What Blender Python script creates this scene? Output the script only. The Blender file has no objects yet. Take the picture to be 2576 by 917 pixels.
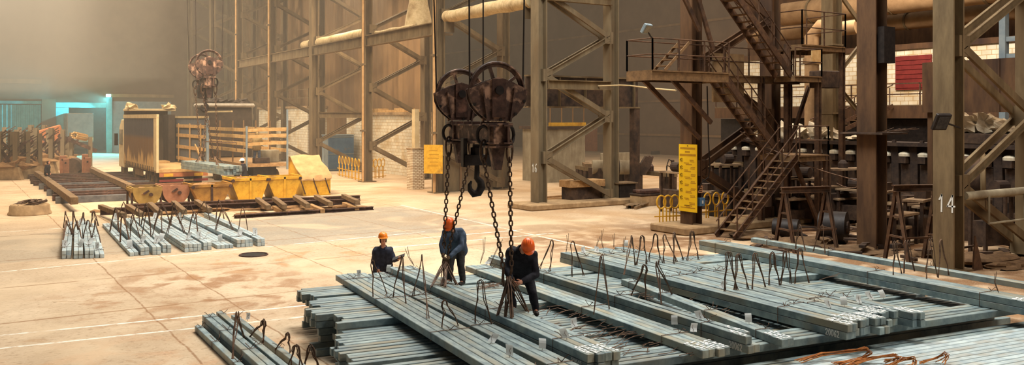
import bpy, bmesh, math, random
from mathutils import Vector, Matrix, noise
C = bpy.context.scene
COL = C.collection
random.seed(7)
R = random.uniform

# ---------------------------------------------------------------- camera
F, VH, CAMH = 2200.0, 295.0, 4.4
TH = math.atan((1288 + 135) / F)
SN, CS = math.sin(TH), math.cos(TH)
cd = bpy.data.cameras.new('camera'); cam = bpy.data.objects.new('camera', cd); COL.objects.link(cam)
cam.location = (0, 0, CAMH); cam.rotation_euler = (math.pi / 2, 0, -TH)
cd.sensor_width = 36; cd.lens = 36 * F / 2576; cd.shift_y = -(458.5 - VH) / 2576
cd.clip_start = 0.2; cd.clip_end = 400
C.camera = cam

# ---------------------------------------------------------------- view, world, lamps
vs = C.view_settings
C.display_settings.display_device = 'sRGB'
vs.view_transform = 'Standard'; vs.look = 'None'; vs.gamma = 1; vs.use_curve_mapping = False
vs.exposure = 0.0
w = bpy.data.worlds.new('world'); C.world = w; w.use_nodes = True
bgn = w.node_tree.nodes['Background']; bgn.inputs[0].default_value = (0.86, 0.93, 1.0, 1); bgn.inputs[1].default_value = 0.085
cy = C.cycles
cy.max_bounces = 4; cy.diffuse_bounces = 1; cy.glossy_bounces = 2; cy.transmission_bounces = 2; cy.volume_bounces = 0
cy.transparent_max_bounces = 6
cy.caustics_reflective = False; cy.caustics_refractive = False
cy.sample_clamp_indirect = 4
cy.use_denoising = True

def area(name, loc, size, power, col, rot=(0, 0, 0), spread=180):
    l = bpy.data.lights.new(name, 'AREA'); l.shape = 'RECTANGLE'; l.size, l.size_y = size
    l.energy = power; l.color = col; l.spread = math.radians(spread)
    o = bpy.data.objects.new(name, l); COL.objects.link(o); o.location = loc; o.rotation_euler = rot
    return o
def aim(o, p):
    o.rotation_euler = (Vector(p) - o.location).to_track_quat('-Z', 'Y').to_euler()

# roof lamps of the main bay (warm), daylight rooflight over the near end (cool), lamps of the side bay, added fills
area('roof_lamp_near', (16, 20, 25), (10, 12), 6500, (0.95, 0.98, 0.95), spread=150)
area('front_key_light', (21, -3, 20), (6, 6), 2600, (1.0, 0.9, 0.78), (math.radians(38), 0, math.radians(20)))  # added key light for helmets, faces and tags; no lamp seen there
area('roof_lamp_middle', (13, 41, 26), (18, 22), 6200, (1.0, 0.87, 0.70), spread=145)
aim(area('skips_fill_light', (5, 43, 24), (6, 6), 2600, (1.0, 0.82, 0.58), spread=80), (13, 54, 0))  # added fill on the skips and truck rear, source unseen
area('roof_lamp_far', (10, 80, 27), (20, 32), 10000, (1.0, 0.84, 0.62), spread=120)
aim(area('smoke_lamp', (-4, 70, 15.5), (4, 4), 12000, (1.0, 0.9, 0.74)), (8, 95, 26))
area('side_bay_lamp', (36, 62, 22), (10, 40), 6000, (1.0, 0.80, 0.56))
area('side_bay_lamp_deep', (52, 45, 20), (14, 30), 5000, (1.0, 0.80, 0.6))
area('brick_fill_light', (25.5, 60, 14.2), (4, 4), 1500, (1.0, 0.82, 0.58))  # added fill to brighten the white brick house, out of view
area('control_room_fill', (38.5, 27, 12.2), (3, 8), 1050, (1.0, 0.86, 0.7))  # added fill for the white brick control room, kept above the frame
area('side_bay_lamp_near', (31, 16, 20), (8, 14), 1700, (1.0, 0.74, 0.52))

# ---------------------------------------------------------------- helpers
def at(u, v, z=0.0):
    d = (CAMH - z) * F / (v - VH)
    return atd(u, d, z)
def atd(u, d, z=0.0):
    l = (u - 1288) / F * d
    return Vector((d * SN + l * CS, d * CS - l * SN, z))
def zof(v, d): return CAMH + (VH - v) * d / F

class MB:
    def __init__(s): s.v = []; s.f = []
    def add(s, vs_, fs):
        n = len(s.v); s.v += [Vector(p) for p in vs_]; s.f += [[n + i for i in f] for f in fs]; return s
    def box(s, c, d, rz=0.0, m=None):
        M = m or Matrix.Rotation(rz, 3, 'Z'); c = Vector(c)
        vs_ = [c + M @ Vector((x * d[0] / 2, y * d[1] / 2, z * d[2] / 2)) for x in (-1, 1) for y in (-1, 1) for z in (-1, 1)]
        return s.add(vs_, [(0, 1, 3, 2), (4, 6, 7, 5), (0, 4, 5, 1), (2, 3, 7, 6), (0, 2, 6, 4), (1, 5, 7, 3)])
    def bb(s, x0, x1, y0, y1, z0, z1):
        return s.box(((x0 + x1) / 2, (y0 + y1) / 2, (z0 + z1) / 2), (abs(x1 - x0), abs(y1 - y0), abs(z1 - z0)))
    def fr(s, p, q, up=(0, 0, 1)):
        p, q = Vector(p), Vector(q); y = (q - p).normalized(); up = Vector(up)
        if abs(y.dot(up)) > .98: up = Vector((1, 0, 0))
        x = y.cross(up).normalized(); z = x.cross(y)
        return Matrix((x, y, z)).transposed(), (q - p).length
    def bar(s, p, q, w, h, up=(0, 0, 1)):
        m, L = s.fr(p, q, up); return s.box((Vector(p) + Vector(q)) / 2, (w, L, h), m=m)
    def prof(s, pts, p, q, up=(0, 0, 1), cap=True):
        # sweep a closed 2-D outline (x across, z up) from p to q
        m, L = s.fr(p, q, up); p = Vector(p); n = len(pts)
        a = [p + m @ Vector((x, 0, z)) for x, z in pts]; b = [p + m @ Vector((x, L, z)) for x, z in pts]
        fs = [(i, (i + 1) % n, n + (i + 1) % n, n + i) for i in range(n)]
        if cap: fs += [tuple(range(n - 1, -1, -1)), tuple(range(n, 2 * n))]
        return s.add(a + b, fs)
    def ibeam(s, p, q, w, h, t=.03, up=(0, 0, 1)):
        a, b = w / 2, h / 2; e = t * .6
        return s.prof([(-a, -b), (a, -b), (a, -b + t), (e, -b + t), (e, b - t), (a, b - t), (a, b), (-a, b), (-a, b - t), (-e, b - t), (-e, -b + t), (-a, -b + t)], p, q, up)
    def chan(s, p, q, w, h, t=.03, up=(0, 0, 1)):
        a, b = w / 2, h / 2
        return s.prof([(-a, -b), (a, -b), (a, -b + t), (-a + t, -b + t), (-a + t, b - t), (a, b - t), (a, b), (-a, b)], p, q, up)
    def tube(s, pts, r, n=6, close=False, cap=True):
        pts = [Vector(p) for p in pts]; k = len(pts); rs = r if isinstance(r, (list, tuple)) else [r] * k
        base = len(s.v); prev = None
        for i, p in enumerate(pts):
            if close: t = pts[(i + 1) % k] - pts[i - 1]
            else: t = pts[min(i + 1, k - 1)] - pts[max(i - 1, 0)]
            t = t.normalized() if t.length > 1e-9 else Vector((0, 0, 1))
            if prev is None:
                x = t.cross(Vector((0, 0, 1)))
                if x.length < .05: x = t.cross(Vector((0, 1, 0)))
            else:
                x = prev - t * prev.dot(t)
                if x.length < 1e-6: x = t.cross(Vector((.3, .5, .8)))
            x = x.normalized(); prev = x; y = t.cross(x)
            for j in range(n):
                a = 2 * math.pi * j / n; s.v.append(p + (x * math.cos(a) + y * math.sin(a)) * rs[i])
        for i in range(k if close else k - 1):
            i2 = (i + 1) % k
            for j in range(n):
                j2 = (j + 1) % n; s.f.append([base + i * n + j, base + i * n + j2, base + i2 * n + j2, base + i2 * n + j])
        if cap and not close:
            s.f.append([base + j for j in range(n - 1, -1, -1)]); s.f.append([base + (k - 1) * n + j for j in range(n)])
        return s
    def cyl(s, p, q, r, n=16, r2=None): return s.tube([p, q], [r, r if r2 is None else r2], n)
    def lathe(s, prof, o=(0, 0, 0), n=20, m=None):
        o = Vector(o); M = m or Matrix.Identity(3); base = len(s.v); k = len(prof)
        for r, z in prof:
            for j in range(n):
                a = 2 * math.pi * j / n; s.v.append(o + M @ Vector((max(r, .0005) * math.cos(a), max(r, .0005) * math.sin(a), z)))
        for i in range(k - 1):
            for j in range(n):
                j2 = (j + 1) % n; s.f.append([base + i * n + j, base + i * n + j2, base + (i + 1) * n + j2, base + (i + 1) * n + j])
        s.f.append([base + j for j in range(n - 1, -1, -1)]); s.f.append([base + (k - 1) * n + j for j in range(n)])
        return s
    def prism(s, poly, d, o=(0, 0, 0), m=None):
        # poly in local x,z ; extruded along local y by d (centred)
        o = Vector(o); M = m or Matrix.Identity(3); n = len(poly)
        a = [o + M @ Vector((x, -d / 2, z)) for x, z in poly]; b = [o + M @ Vector((x, d / 2, z)) for x, z in poly]
        return s.add(a + b, [(i, n + i, n + (i + 1) % n, (i + 1) % n) for i in range(n)] + [tuple(range(n)), tuple(range(2 * n - 1, n - 1, -1))])
    def ring(s, c, r, t, m=None, n=24, k=6, sx=1.0, sz=1.0):
        M = m or Matrix.Identity(3); c = Vector(c)
        return s.tube([c + M @ Vector((r * sx * math.cos(2 * math.pi * i / n), 0, r * sz * math.sin(2 * math.pi * i / n))) for i in range(n)], t, k, close=True)
    def blob(s, c, d, amp=.15, n=12, seed=0.0, flat=None):
        c = Vector(c); base = len(s.v); rows = n // 2 + 1
        for i in range(rows + 1):
            th = math.pi * i / rows
            for j in range(n):
                a = 2 * math.pi * j / n
                p = Vector((math.sin(th) * math.cos(a), math.sin(th) * math.sin(a), math.cos(th)))
                k = 1 + amp * noise.noise(p * 1.9 + Vector((seed, seed * 1.7, 3)))* 1.8
                q = Vector((p.x * d[0] * k, p.y * d[1] * k, p.z * d[2] * k))
                if flat is not None and q.z < flat: q.z = flat
                s.v.append(c + q)
        for i in range(rows):
            for j in range(n):
                j2 = (j + 1) % n; s.f.append([base + i * n + j, base + (i + 1) * n + j, base + (i + 1) * n + j2, base + i * n + j2])
        return s
    def build(s, name, mt, parent=None, smooth=False, bevel=0.0, origin=None, mods=None):
        me = bpy.data.meshes.new(name)
        if parent is not None: off = OFF[parent.name]
        elif origin is not None: off = Vector(origin)
        elif s.v:
            xs = [p.x for p in s.v]; ys = [p.y for p in s.v]; zs = [p.z for p in s.v]
            off = Vector(((min(xs) + max(xs)) / 2, (min(ys) + max(ys)) / 2, min(zs)))
        me.from_pydata([p - off for p in s.v], [], s.f); me.update()
        bm = bmesh.new(); bm.from_mesh(me); bmesh.ops.recalc_face_normals(bm, faces=bm.faces)
        if bevel: bmesh.ops.bevel(bm, geom=[e for e in bm.edges if e.calc_face_angle(0) > .5], offset=bevel, segments=1, affect='EDGES', clamp_overlap=True)
        bm.to_mesh(me); bm.free()
        if smooth:
            for p in me.polygons: p.use_smooth = True
            try: me.set_sharp_from_angle(angle=math.radians(42))
            except Exception: pass
        me.materials.append(mt)
        o = bpy.data.objects.new(name, me); COL.objects.link(o)
        if parent is not None: o.parent = parent
        else: o.location = off
        OFF[o.name] = off
        return o
OFF = {}
def tag(o, label, cat, group=None, kind=None):
    o['label'] = label; o['category'] = cat
    if group: o['group'] = group
    if kind: o['kind'] = kind
    return o
def empty(name, loc, label, cat, group=None, local=False):
    o = bpy.data.objects.new(name, None); COL.objects.link(o); o.location = loc; o.empty_display_size = .2
    OFF[o.name] = Vector((0, 0, 0)) if local else Vector(loc)
    tag(o, label, cat, group); return o
def struct(o): o['kind'] = 'structure'; return o
def kids(o): return [c for c in list(COL.objects) if c.parent == o]
def copy_tree(o, loc=None, rz=None, label=None, group=None, sc=None, parent=None, _k=None):
    if _k is None:
        _k = {}
        for c in COL.objects:
            if c.parent: _k.setdefault(c.parent.name, []).append(c)
    c = o.copy(); COL.objects.link(c)
    if parent is not None: c.parent = parent
    for ch in _k.get(o.name, []): copy_tree(ch, parent=c, _k=_k)
    if loc is not None: c.location = loc
    if rz is not None: c.rotation_euler = (0, 0, rz)
    if sc is not None: c.scale = (sc,) * 3
    if label: c['label'] = label
    if group: c['group'] = group
    return c
_U = 'first second third fourth fifth sixth seventh eighth ninth tenth eleventh twelfth thirteenth fourteenth fifteenth sixteenth seventeenth eighteenth nineteenth'.split()
_T = {2: 'twent', 3: 'thirt', 4: 'fort', 5: 'fift', 6: 'sixt', 7: 'sevent', 8: 'eight', 9: 'ninet'}
def nth(i):  # i from 0
    n = i + 1
    if n < 20: return _U[n - 1]
    t, r = divmod(n, 10)
    return _T[t] + ('ieth' if r == 0 else 'y-' + _U[r - 1])

# ---------------------------------------------------------------- materials
def lin(c): return tuple(((x / 255) / 12.92 if x / 255 <= .04045 else ((x / 255 + .055) / 1.055) ** 2.4) for x in c) + (1,)
def M(name, c1, c2, sc=3.0, rough=.75, metal=0.0, bump=.15, c3=None, sc3=.7, stretch=(1, 1, 1), rnd=0.0, t3=(.5, .7), spec=.3):
    m = bpy.data.materials.new(name); m.use_nodes = True; nt = m.node_tree; N, L = nt.nodes, nt.links
    b = N['Principled BSDF']; b.inputs['Roughness'].default_value = rough; b.inputs['Metallic'].default_value = metal
    b.inputs['Specular IOR Level'].default_value = spec
    tc = N.new('ShaderNodeTexCoord'); mp = N.new('ShaderNodeMapping'); mp.inputs['Scale'].default_value = stretch
    L.new(tc.outputs['Object'], mp.inputs['Vector']); vec = mp.outputs[0]
    if rnd:
        oi = N.new('ShaderNodeObjectInfo'); ml = N.new('ShaderNodeMath'); ml.operation = 'MULTIPLY'; ml.inputs[1].default_value = 37.0
        L.new(oi.outputs['Random'], ml.inputs[0]); ad = N.new('ShaderNodeVectorMath'); ad.operation = 'ADD'
        L.new(vec, ad.inputs[0]); L.new(ml.outputs[0], ad.inputs[1]); vec = ad.outputs[0]
    n1 = N.new('ShaderNodeTexNoise'); n1.inputs['Scale'].default_value = sc; n1.inputs['Detail'].default_value = 6; n1.inputs['Roughness'].default_value = .65
    L.new(vec, n1.inputs['Vector'])
    r = N.new('ShaderNodeValToRGB'); r.color_ramp.elements[0].position = .35; r.color_ramp.elements[1].position = .66
    r.color_ramp.elements[0].color = lin(c1); r.color_ramp.elements[1].color = lin(c2)
    L.new(n1.outputs['Fac'], r.inputs[0]); out = r.outputs[0]
    if c3:
        n3 = N.new('ShaderNodeTexNoise'); n3.inputs['Scale'].default_value = sc3; n3.inputs['Detail'].default_value = 5
        L.new(vec, n3.inputs['Vector']); r3 = N.new('ShaderNodeValToRGB'); r3.color_ramp.elements[0].position = t3[0]; r3.color_ramp.elements[1].position = t3[1]
        L.new(n3.outputs['Fac'], r3.inputs[0]); mx = N.new('ShaderNodeMix'); mx.data_type = 'RGBA'
        L.new(r3.outputs[0], mx.inputs[0]); L.new(out, mx.inputs[6]); mx.inputs[7].default_value = lin(c3); out = mx.outputs[2]
    if rnd:
        hs = N.new('ShaderNodeHueSaturation'); mr = N.new('ShaderNodeMapRange'); mr.inputs['To Min'].default_value = 1 - rnd; mr.inputs['To Max'].default_value = 1 + rnd
        L.new(oi.outputs['Random'], mr.inputs[0]); L.new(mr.outputs[0], hs.inputs['Value']); L.new(out, hs.inputs['Color']); out = hs.outputs[0]
    L.new(out, b.inputs['Base Color'])
    if bump:
        bp = N.new('ShaderNodeBump'); bp.inputs['Strength'].default_value = bump; bp.inputs['Distance'].default_value = .02
        L.new(n1.outputs['Fac'], bp.inputs['Height']); L.new(bp.outputs[0], b.inputs['Normal'])
    return m
def brickM(name, c1, c2, mortar, sc=1.0, bw=.4, bh=.2, rough=.8, dirt=None, axis='YZ'):
    m = M(name, c1, c2, 2.0, rough, c3=dirt, sc3=.6); nt = m.node_tree; N, L = nt.nodes, nt.links; b = N['Principled BSDF']
    src = b.inputs['Base Color'].links[0].from_socket
    tc = N.new('ShaderNodeTexCoord'); sp = N.new('ShaderNodeSeparateXYZ'); cb = N.new('ShaderNodeCombineXYZ'); ad = N.new('ShaderNodeMath'); ad.operation = 'ADD'
    L.new(tc.outputs['Object'], sp.inputs[0]); L.new(sp.outputs['X'], ad.inputs[0]); L.new(sp.outputs['Y'], ad.inputs[1])
    L.new(ad.outputs[0], cb.inputs[0]); L.new(sp.outputs['Z'], cb.inputs[1])
    br = N.new('ShaderNodeTexBrick'); br.inputs['Scale'].default_value = 1; br.inputs['Brick Width'].default_value = bw; br.inputs['Row Height'].default_value = bh
    br.inputs['Mortar Size'].default_value = .018; br.inputs['Color1'].default_value = (1, 1, 1, 1); br.inputs['Color2'].default_value = (.82, .82, .82, 1); br.inputs['Mortar'].default_value = lin(mortar)
    L.new(cb.outputs[0], br.inputs['Vector']); mx = N.new('ShaderNodeMix'); mx.data_type = 'RGBA'; mx.blend_type = 'MULTIPLY'; mx.inputs[0].default_value = 1
    L.new(src, mx.inputs[6]); L.new(br.outputs['Color'], mx.inputs[7]); L.new(mx.outputs[2], b.inputs['Base Color'])
    return m
def emitM(name, col, st):
    m = bpy.data.materials.new(name); m.use_nodes = True; b = m.node_tree.nodes['Principled BSDF']
    b.inputs['Base Color'].default_value = (*col, 1); b.inputs['Emission Color'].default_value = (*col, 1); b.inputs['Emission Strength'].default_value = st
    return m
m_billet = M('billet_steel', (92, 110, 116), (154, 168, 164), 2.6, .5, 0.0, .15, (146, 138, 116), .9, (3, 1, 1), rnd=.2, spec=.5)
m_billet_lt = M('billet_steel_pale', (156, 172, 178), (200, 212, 210), 2.2, .5, 0.0, .1, (172, 168, 156), .9, (2, 2, 1), rnd=.1, spec=.5)
m_rust = M('rusted_steel', (58, 40, 34), (92, 66, 56), 6, .7, .2, .5, (134, 96, 80), 3.0, t3=(.56, .72))
m_hoist = M('hoist_steel', (58, 42, 37), (100, 74, 62), 7, .62, .1, .5, (176, 138, 114), 4.5, t3=(.54, .66))
m_black = M('blackened_steel', (34, 29, 28), (54, 46, 42), 5, .55, .3, .2)
m_chain = M('chain_steel', (62, 46, 36), (104, 78, 58), 14, .55, .3, .2)
m_wire = M('wire_rod', (74, 54, 42), (132, 102, 80), 9, .6, .2, 0, rnd=.2)
m_wire_or = M('rusty_orange_wire', (150, 84, 34), (206, 132, 66), 9, .7, 0, 0)
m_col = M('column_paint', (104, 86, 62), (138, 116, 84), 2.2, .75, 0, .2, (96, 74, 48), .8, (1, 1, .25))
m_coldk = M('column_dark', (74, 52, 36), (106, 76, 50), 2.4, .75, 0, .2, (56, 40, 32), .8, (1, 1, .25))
m_col_side = M('column_khaki', (108, 92, 70), (138, 120, 92), 2.0, .75, 0, .2, (102, 80, 56), 1.0, (1, 1, .3))
m_machine = M('machine_iron', (60, 46, 38), (96, 74, 58), 3.5, .7, .1, .4, (40, 32, 30), 1.2)
m_sheet = M('brown_sheeting', (128, 98, 66), (154, 120, 82), 1.2, .8, 0, .1, (110, 84, 58), .25, (1, 1, .3))
m_hall = M('hall_cladding', (104, 82, 64), (122, 98, 76), .5, .85, 0, 0, (92, 74, 58), .08)
m_wood = M('timber', (150, 112, 72), (192, 152, 104), 5, .8, 0, .2, stretch=(1, 6, 1), rnd=.12)
m_wood_dk = M('old_timber', (104, 82, 60), (146, 118, 86), 5, .85, 0, .3, rnd=.12)
m_plank = M('pale_plank', (196, 150, 92), (222, 182, 124), 4, .8, 0, .1, rnd=.1)
m_yel = M('yellow_paint', (206, 148, 32), (234, 182, 56), 3, .6, 0, .1, (140, 92, 40), 1.3, t3=(.56, .7))
m_yel_rust = M('yellow_rusted', (150, 104, 46), (186, 136, 62), 3.5, .7, 0, .25, (104, 70, 44), 1.3)
m_olive = M('olive_rust', (152, 122, 62), (178, 144, 80), 3, .75, 0, .2, (112, 84, 52), 1.0)
m_pinkrust = M('pink_rust', (152, 100, 74), (182, 126, 94), 3, .75, 0, .2)
m_tarp = M('beige_tarpaulin', (184, 140, 92), (210, 168, 116), 2, .8, 0, .2)
m_sign = M('sign_yellow', (244, 196, 20), (250, 206, 38), 1.5, .5, 0, 0)
m_signink = M('sign_ochre_ink', (176, 128, 24), (196, 146, 34), 4, .6, 0, 0)
m_ink = M('sign_black_ink', (40, 34, 24), (60, 50, 30), 4, .6, 0, 0)
m_white = M('white_paint', (222, 220, 212), (240, 240, 234), 4, .6, 0, 0)
m_paper = M('white_paper', (232, 232, 228), (246, 246, 244), 4, .7, 0, 0)
_nt = m_paper.node_tree; _tr = _nt.nodes.new('ShaderNodeBsdfTranslucent'); _tr.inputs[0].default_value = (.9, .9, .88, 1); _mx = _nt.nodes.new('ShaderNodeMixShader'); _mx.inputs[0].default_value = .5
_nt.links.new(_nt.nodes['Principled BSDF'].outputs[0], _mx.inputs[1]); _nt.links.new(_tr.outputs[0], _mx.inputs[2]); _nt.links.new(_mx.outputs[0], _nt.nodes['Material Output'].inputs[0])
m_cream = M('cream_painted', (206, 178, 130), (226, 202, 158), 2, .7, 0, .1)
m_brick = brickM('white_brick', (236, 222, 194), (248, 238, 216), (212, 190, 154), bw=.5, bh=.25, dirt=(220, 194, 152))
m_brick_sm = brickM('white_small_brick', (228, 208, 176), (242, 228, 200), (170, 140, 104), bw=.26, bh=.1, dirt=(208, 178, 136))
m_teal = M('teal_sheet', (72, 146, 152), (104, 176, 178), 1.5, .7, 0, 0)
m_tealdk = M('dark_teal', (44, 84, 86), (62, 104, 104), 1.5, .8, 0, 0)
m_blue = M('blue_paint', (70, 108, 146), (92, 128, 160), 2, .6, 0, .1, (130, 122, 108), 1.5, t3=(.6, .75))
m_bluegrey = M('bluegrey_paint', (120, 134, 142), (146, 156, 158), 2, .6, 0, .1)
m_concrete = M('rough_concrete', (158, 128, 92), (190, 158, 118), 3, .9, 0, .4, (130, 104, 76), 1)
m_concrete_g = M('grey_concrete', (140, 128, 106), (184, 172, 146), 1.4, .9, 0, .3, (112, 96, 74), .9, (1, 1, .4))
m_dirt = M('brown_dirt', (126, 92, 60), (160, 122, 82), 5, .95, 0, .6)
m_rubble = M('dark_scale', (84, 62, 42), (118, 90, 62), 5, .95, 0, .6)
m_sack = M('white_sack', (222, 202, 168), (244, 230, 204), 5, .8, 0, .3)
m_orange = M('orange_plastic', (255, 100, 24), (255, 116, 36), 2, .35, 0, 0, spec=.5)
m_orange2 = M('orange_yellow_plastic', (246, 128, 20), (252, 142, 34), 2, .35, 0, 0, spec=.5)
m_whelm = M('white_plastic', (228, 222, 210), (240, 236, 226), 2, .35, 0, 0)
m_navy = M('navy_cloth', (40, 42, 54), (58, 60, 74), 12, .9, 0, .3)
m_denim = M('grey_navy_cloth', (66, 76, 92), (90, 102, 120), 12, .9, 0, .3)
m_blackcl = M('black_cloth', (30, 28, 34), (46, 44, 50), 12, .9, 0, .3)
m_trouser = M('dark_grey_cloth', (52, 50, 50), (76, 72, 68), 12, .9, 0, .3)
m_tan = M('tan_cloth', (140, 116, 76), (162, 136, 92), 12, .9, 0, .3)
m_skin = M('skin', (214, 146, 114), (224, 160, 130), 8, .55, 0, 0)
m_hair = M('dark_hair', (40, 28, 24), (58, 42, 34), 20, .6, 0, .2)
m_glove = M('work_glove', (110, 84, 62), (140, 110, 84), 14, .9, 0, .2)
m_rubber = M('tyre_rubber', (92, 72, 52), (124, 100, 74), 6, .85, 0, .2)
m_trailerdk = M('trailer_inside', (84, 70, 56), (106, 90, 72), 3, .8, 0, 0, stretch=(6, 6, .5))
m_bluetarp = M('blue_grey_tarpaulin', (92, 98, 108), (120, 124, 130), 3, .7, 0, .2, stretch=(1, 4, .6))
m_darktarp = M('dark_tarpaulin', (58, 48, 40), (78, 64, 52), 3, .75, 0, .2)
m_greytarp = M('grey_tarpaulin', (150, 138, 122), (184, 172, 156), 3, .7, 0, .3)
m_bluesteel = M('blue_grey_beam', (84, 84, 88), (118, 116, 114), 3, .7, 0, .1)
m_red = M('red_panel', (112, 36, 34), (134, 48, 42), 3, .6, 0, .1)
m_redplate = M('red_brown_plate', (164, 96, 58), (188, 116, 74), 3, .8, 0, .2)
m_duct = M('insulated_pipe', (196, 168, 122), (222, 198, 154), 5, .8, 0, .4, (150, 120, 82), 1.2)
m_ductdk = M('brown_duct', (146, 114, 80), (170, 136, 98), 2, .8, 0, .2)
m_cable = M('dark_cable', (40, 32, 28), (54, 44, 36), 6, .6, 0, 0)
m_glassdk = M('lamp_glass', (120, 112, 96), (160, 150, 128), 4, .25, 0, 0)
m_cardboard = M('peach_cardboard', (206, 148, 104), (224, 168, 124), 3, .85, 0, .1)
# ---------------------------------------------------------------- floor
def floor_mat():
    m = M('concrete_floor', (190, 162, 130), (218, 192, 160), .35, .85, 0, 0, (176, 146, 114), .16, t3=(.5, .72))
    nt = m.node_tree; N, L = nt.nodes, nt.links; b = N['Principled BSDF']
    tc = N.new('ShaderNodeTexCoord'); sp = N.new('ShaderNodeSeparateXYZ'); L.new(tc.outputs['Object'], sp.inputs[0])
    X, Y = sp.outputs[0], sp.outputs[1]
    def mt(op, a, b_=None, c=None):
        n = N.new('ShaderNodeMath'); n.operation = op
        for i, v in enumerate((a, b_, c)):
            if v is None: continue
            if isinstance(v, (int, float)): n.inputs[i].default_value = v
            else: L.new(v, n.inputs[i])
        return n.outputs[0]
    def nz(sc, det=4, dist=0.0):
        n = N.new('ShaderNodeTexNoise'); n.inputs['Scale'].default_value = sc; n.inputs['Detail'].default_value = det; n.inputs['Distortion'].default_value = dist
        L.new(tc.outputs['Object'], n.inputs['Vector']); return n.outputs['Fac']
    def mul(*a):
        r = a[0]
        for q in a[1:]: r = mt('MULTIPLY', r, q)
        return r
    def step(v, a, b_):
        n = N.new('ShaderNodeMapRange'); n.interpolation_type = 'SMOOTHSTEP'
        n.inputs['From Min'].default_value = a; n.inputs['From Max'].default_value = b_; L.new(v, n.inputs[0]); return n.outputs[0]
    def band(v, c, hw, soft=.04):
        return mt('SUBTRACT', 1.0, step(mt('ABSOLUTE', mt('SUBTRACT', v, c)), hw, hw + soft))
    def rect(x0, x1, y0, y1, s=.5):
        return mul(band(X, (x0 + x1) / 2, (x1 - x0) / 2 - s / 2, s), band(Y, (y0 + y1) / 2, (y1 - y0) / 2 - s / 2, s))
    big, mid, fine = nz(.22, 5, .6), nz(1.1, 6, .4), nz(6, 5)
    cur = b.inputs['Base Color'].links[0].from_socket
    def over(mask, col, k):
        nonlocal cur
        mx = N.new('ShaderNodeMix'); mx.data_type = 'RGBA'; L.new(mt('MULTIPLY', mask, k), mx.inputs[0]); L.new(cur, mx.inputs[6]); mx.inputs[7].default_value = lin(col); cur = mx.outputs[2]
    edge = mt('ADD', .55, mt('MULTIPLY', mid, .7))
    # grey slabs
    over(mul(rect(9.2, 19.2, 29.6, 39.5), edge), (158, 148, 132), .85)
    over(mul(rect(-20, 9.4, 30.6, 37.6), edge), (178, 160, 136), .8)
    over(mul(rect(19.4, 24, 27, 34, 2.0), edge), (176, 150, 118), .6)
    # trodden dirt
    over(mul(rect(3.9, 8.4, 19.6, 26.6, 3.0), step(mid, .46, .62)), (150, 102, 62), .8)
    over(mul(rect(2.0, 4.2, 19.4, 24.5, 3.0), step(mid, .5, .66)), (168, 120, 78), .6)
    over(mul(rect(5, 13, 25, 28.5, 2.0), step(mid, .52, .66)), (186, 136, 86), .6)
    over(mul(rect(16, 60, -4, 28, 6.0), step(mid, .28, .55)), (122, 86, 54), .95)  # brown dirt, darkened further so the right bay floor reads dimmer
    over(mul(rect(17, 60, 26, 60, 8.0), step(big, .42, .62)), (176, 136, 92), .6)
    over(mul(rect(-2, 6.5, 12, 18.6, 2.5), step(mid, .44, .62)), (196, 148, 108), .55)
    over(step(nz(.6, 8, 1.2), .62, .72), (176, 134, 92), .45)
    over(step(nz(9, 8, .4), .5, .75), (146, 114, 82), .55); over(step(nz(24, 6, .2), .54, .74), (240, 222, 196), .28); over(step(nz(.32, 7, .9), .5, .66), (226, 198, 162), .5)
    # slab joints
    wob = mt('MULTIPLY', mt('SUBTRACT', mid, .5), .16)
    Xw, Yw = mt('ADD', X, wob), mt('ADD', Y, wob)
    jx = mt('ABSOLUTE', mt('SUBTRACT', mt('MODULO', mt('ADD', Xw, 100 - 2.1 + .925), 1.85), .925))
    jm = mul(mt('SUBTRACT', 1.0, step(jx, .008, .034)), step(fine, .3, .5))
    over(mul(jm, mt('LESS_THAN', X, 19.0), mt('GREATER_THAN', mt('SINE', mt('MULTIPLY', mt('FLOOR', mt('DIVIDE', mt('ADD', Xw, 100 - 2.1 + .925), 1.85)), 2.4)), -.45)), (142, 98, 60), .75)
    for y0 in (21.6, 26.1, 31.0, 37.4, 44.0, 50.0):
        over(mul(band(Yw, y0, .01, .07), step(mid, .34, .5), mt('LESS_THAN', X, 20.0)), (146, 104, 66), .75)
    # painted lines
    worn = mul(step(mid, .32, .5), step(fine, .3, .52))
    Yt = mt('ADD', Y, mt('MULTIPLY', X, .1)); Yf = mt('SUBTRACT', Y, mt('MULTIPLY', X, .09))
    for v, c, x1 in ((Yt, 20.55, 12.5), (Yt, 19.4, 9.0), (Yf, 28.75, 15.5), (Y, 38.9, 6.2)):
        over(mul(band(v, c, .035, .03), worn, mt('LESS_THAN', X, x1)), (244, 236, 220), .9)
    for y0, a, e in ((28.6, 13.5, 19.0), (27.1, 12.0, 19.4)):
        over(mul(band(Y, y0, .045, .03), worn, mt('GREATER_THAN', X, a), mt('LESS_THAN', X, e)), (244, 236, 220), .8)
    Xt = mt('SUBTRACT', X, mt('MULTIPLY', Y, .055))
    over(mul(band(Xt, 17.0, .05, .04), worn, mt('GREATER_THAN', Y, 21.0), mt('LESS_THAN', Y, 40.0)), (240, 230, 210), .75)
    L.new(cur, b.inputs['Base Color'])
    bp = N.new('ShaderNodeBump'); bp.inputs['Strength'].default_value = .25; bp.inputs['Distance'].default_value = .03
    L.new(mid, bp.inputs['Height']); L.new(bp.outputs[0], b.inputs['Normal'])
    return m
fl = MB().bb(-45, 75, -6, 132, -.3, 0).build('floor', floor_mat(), origin=(0, 0, 0)); struct(fl)

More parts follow.
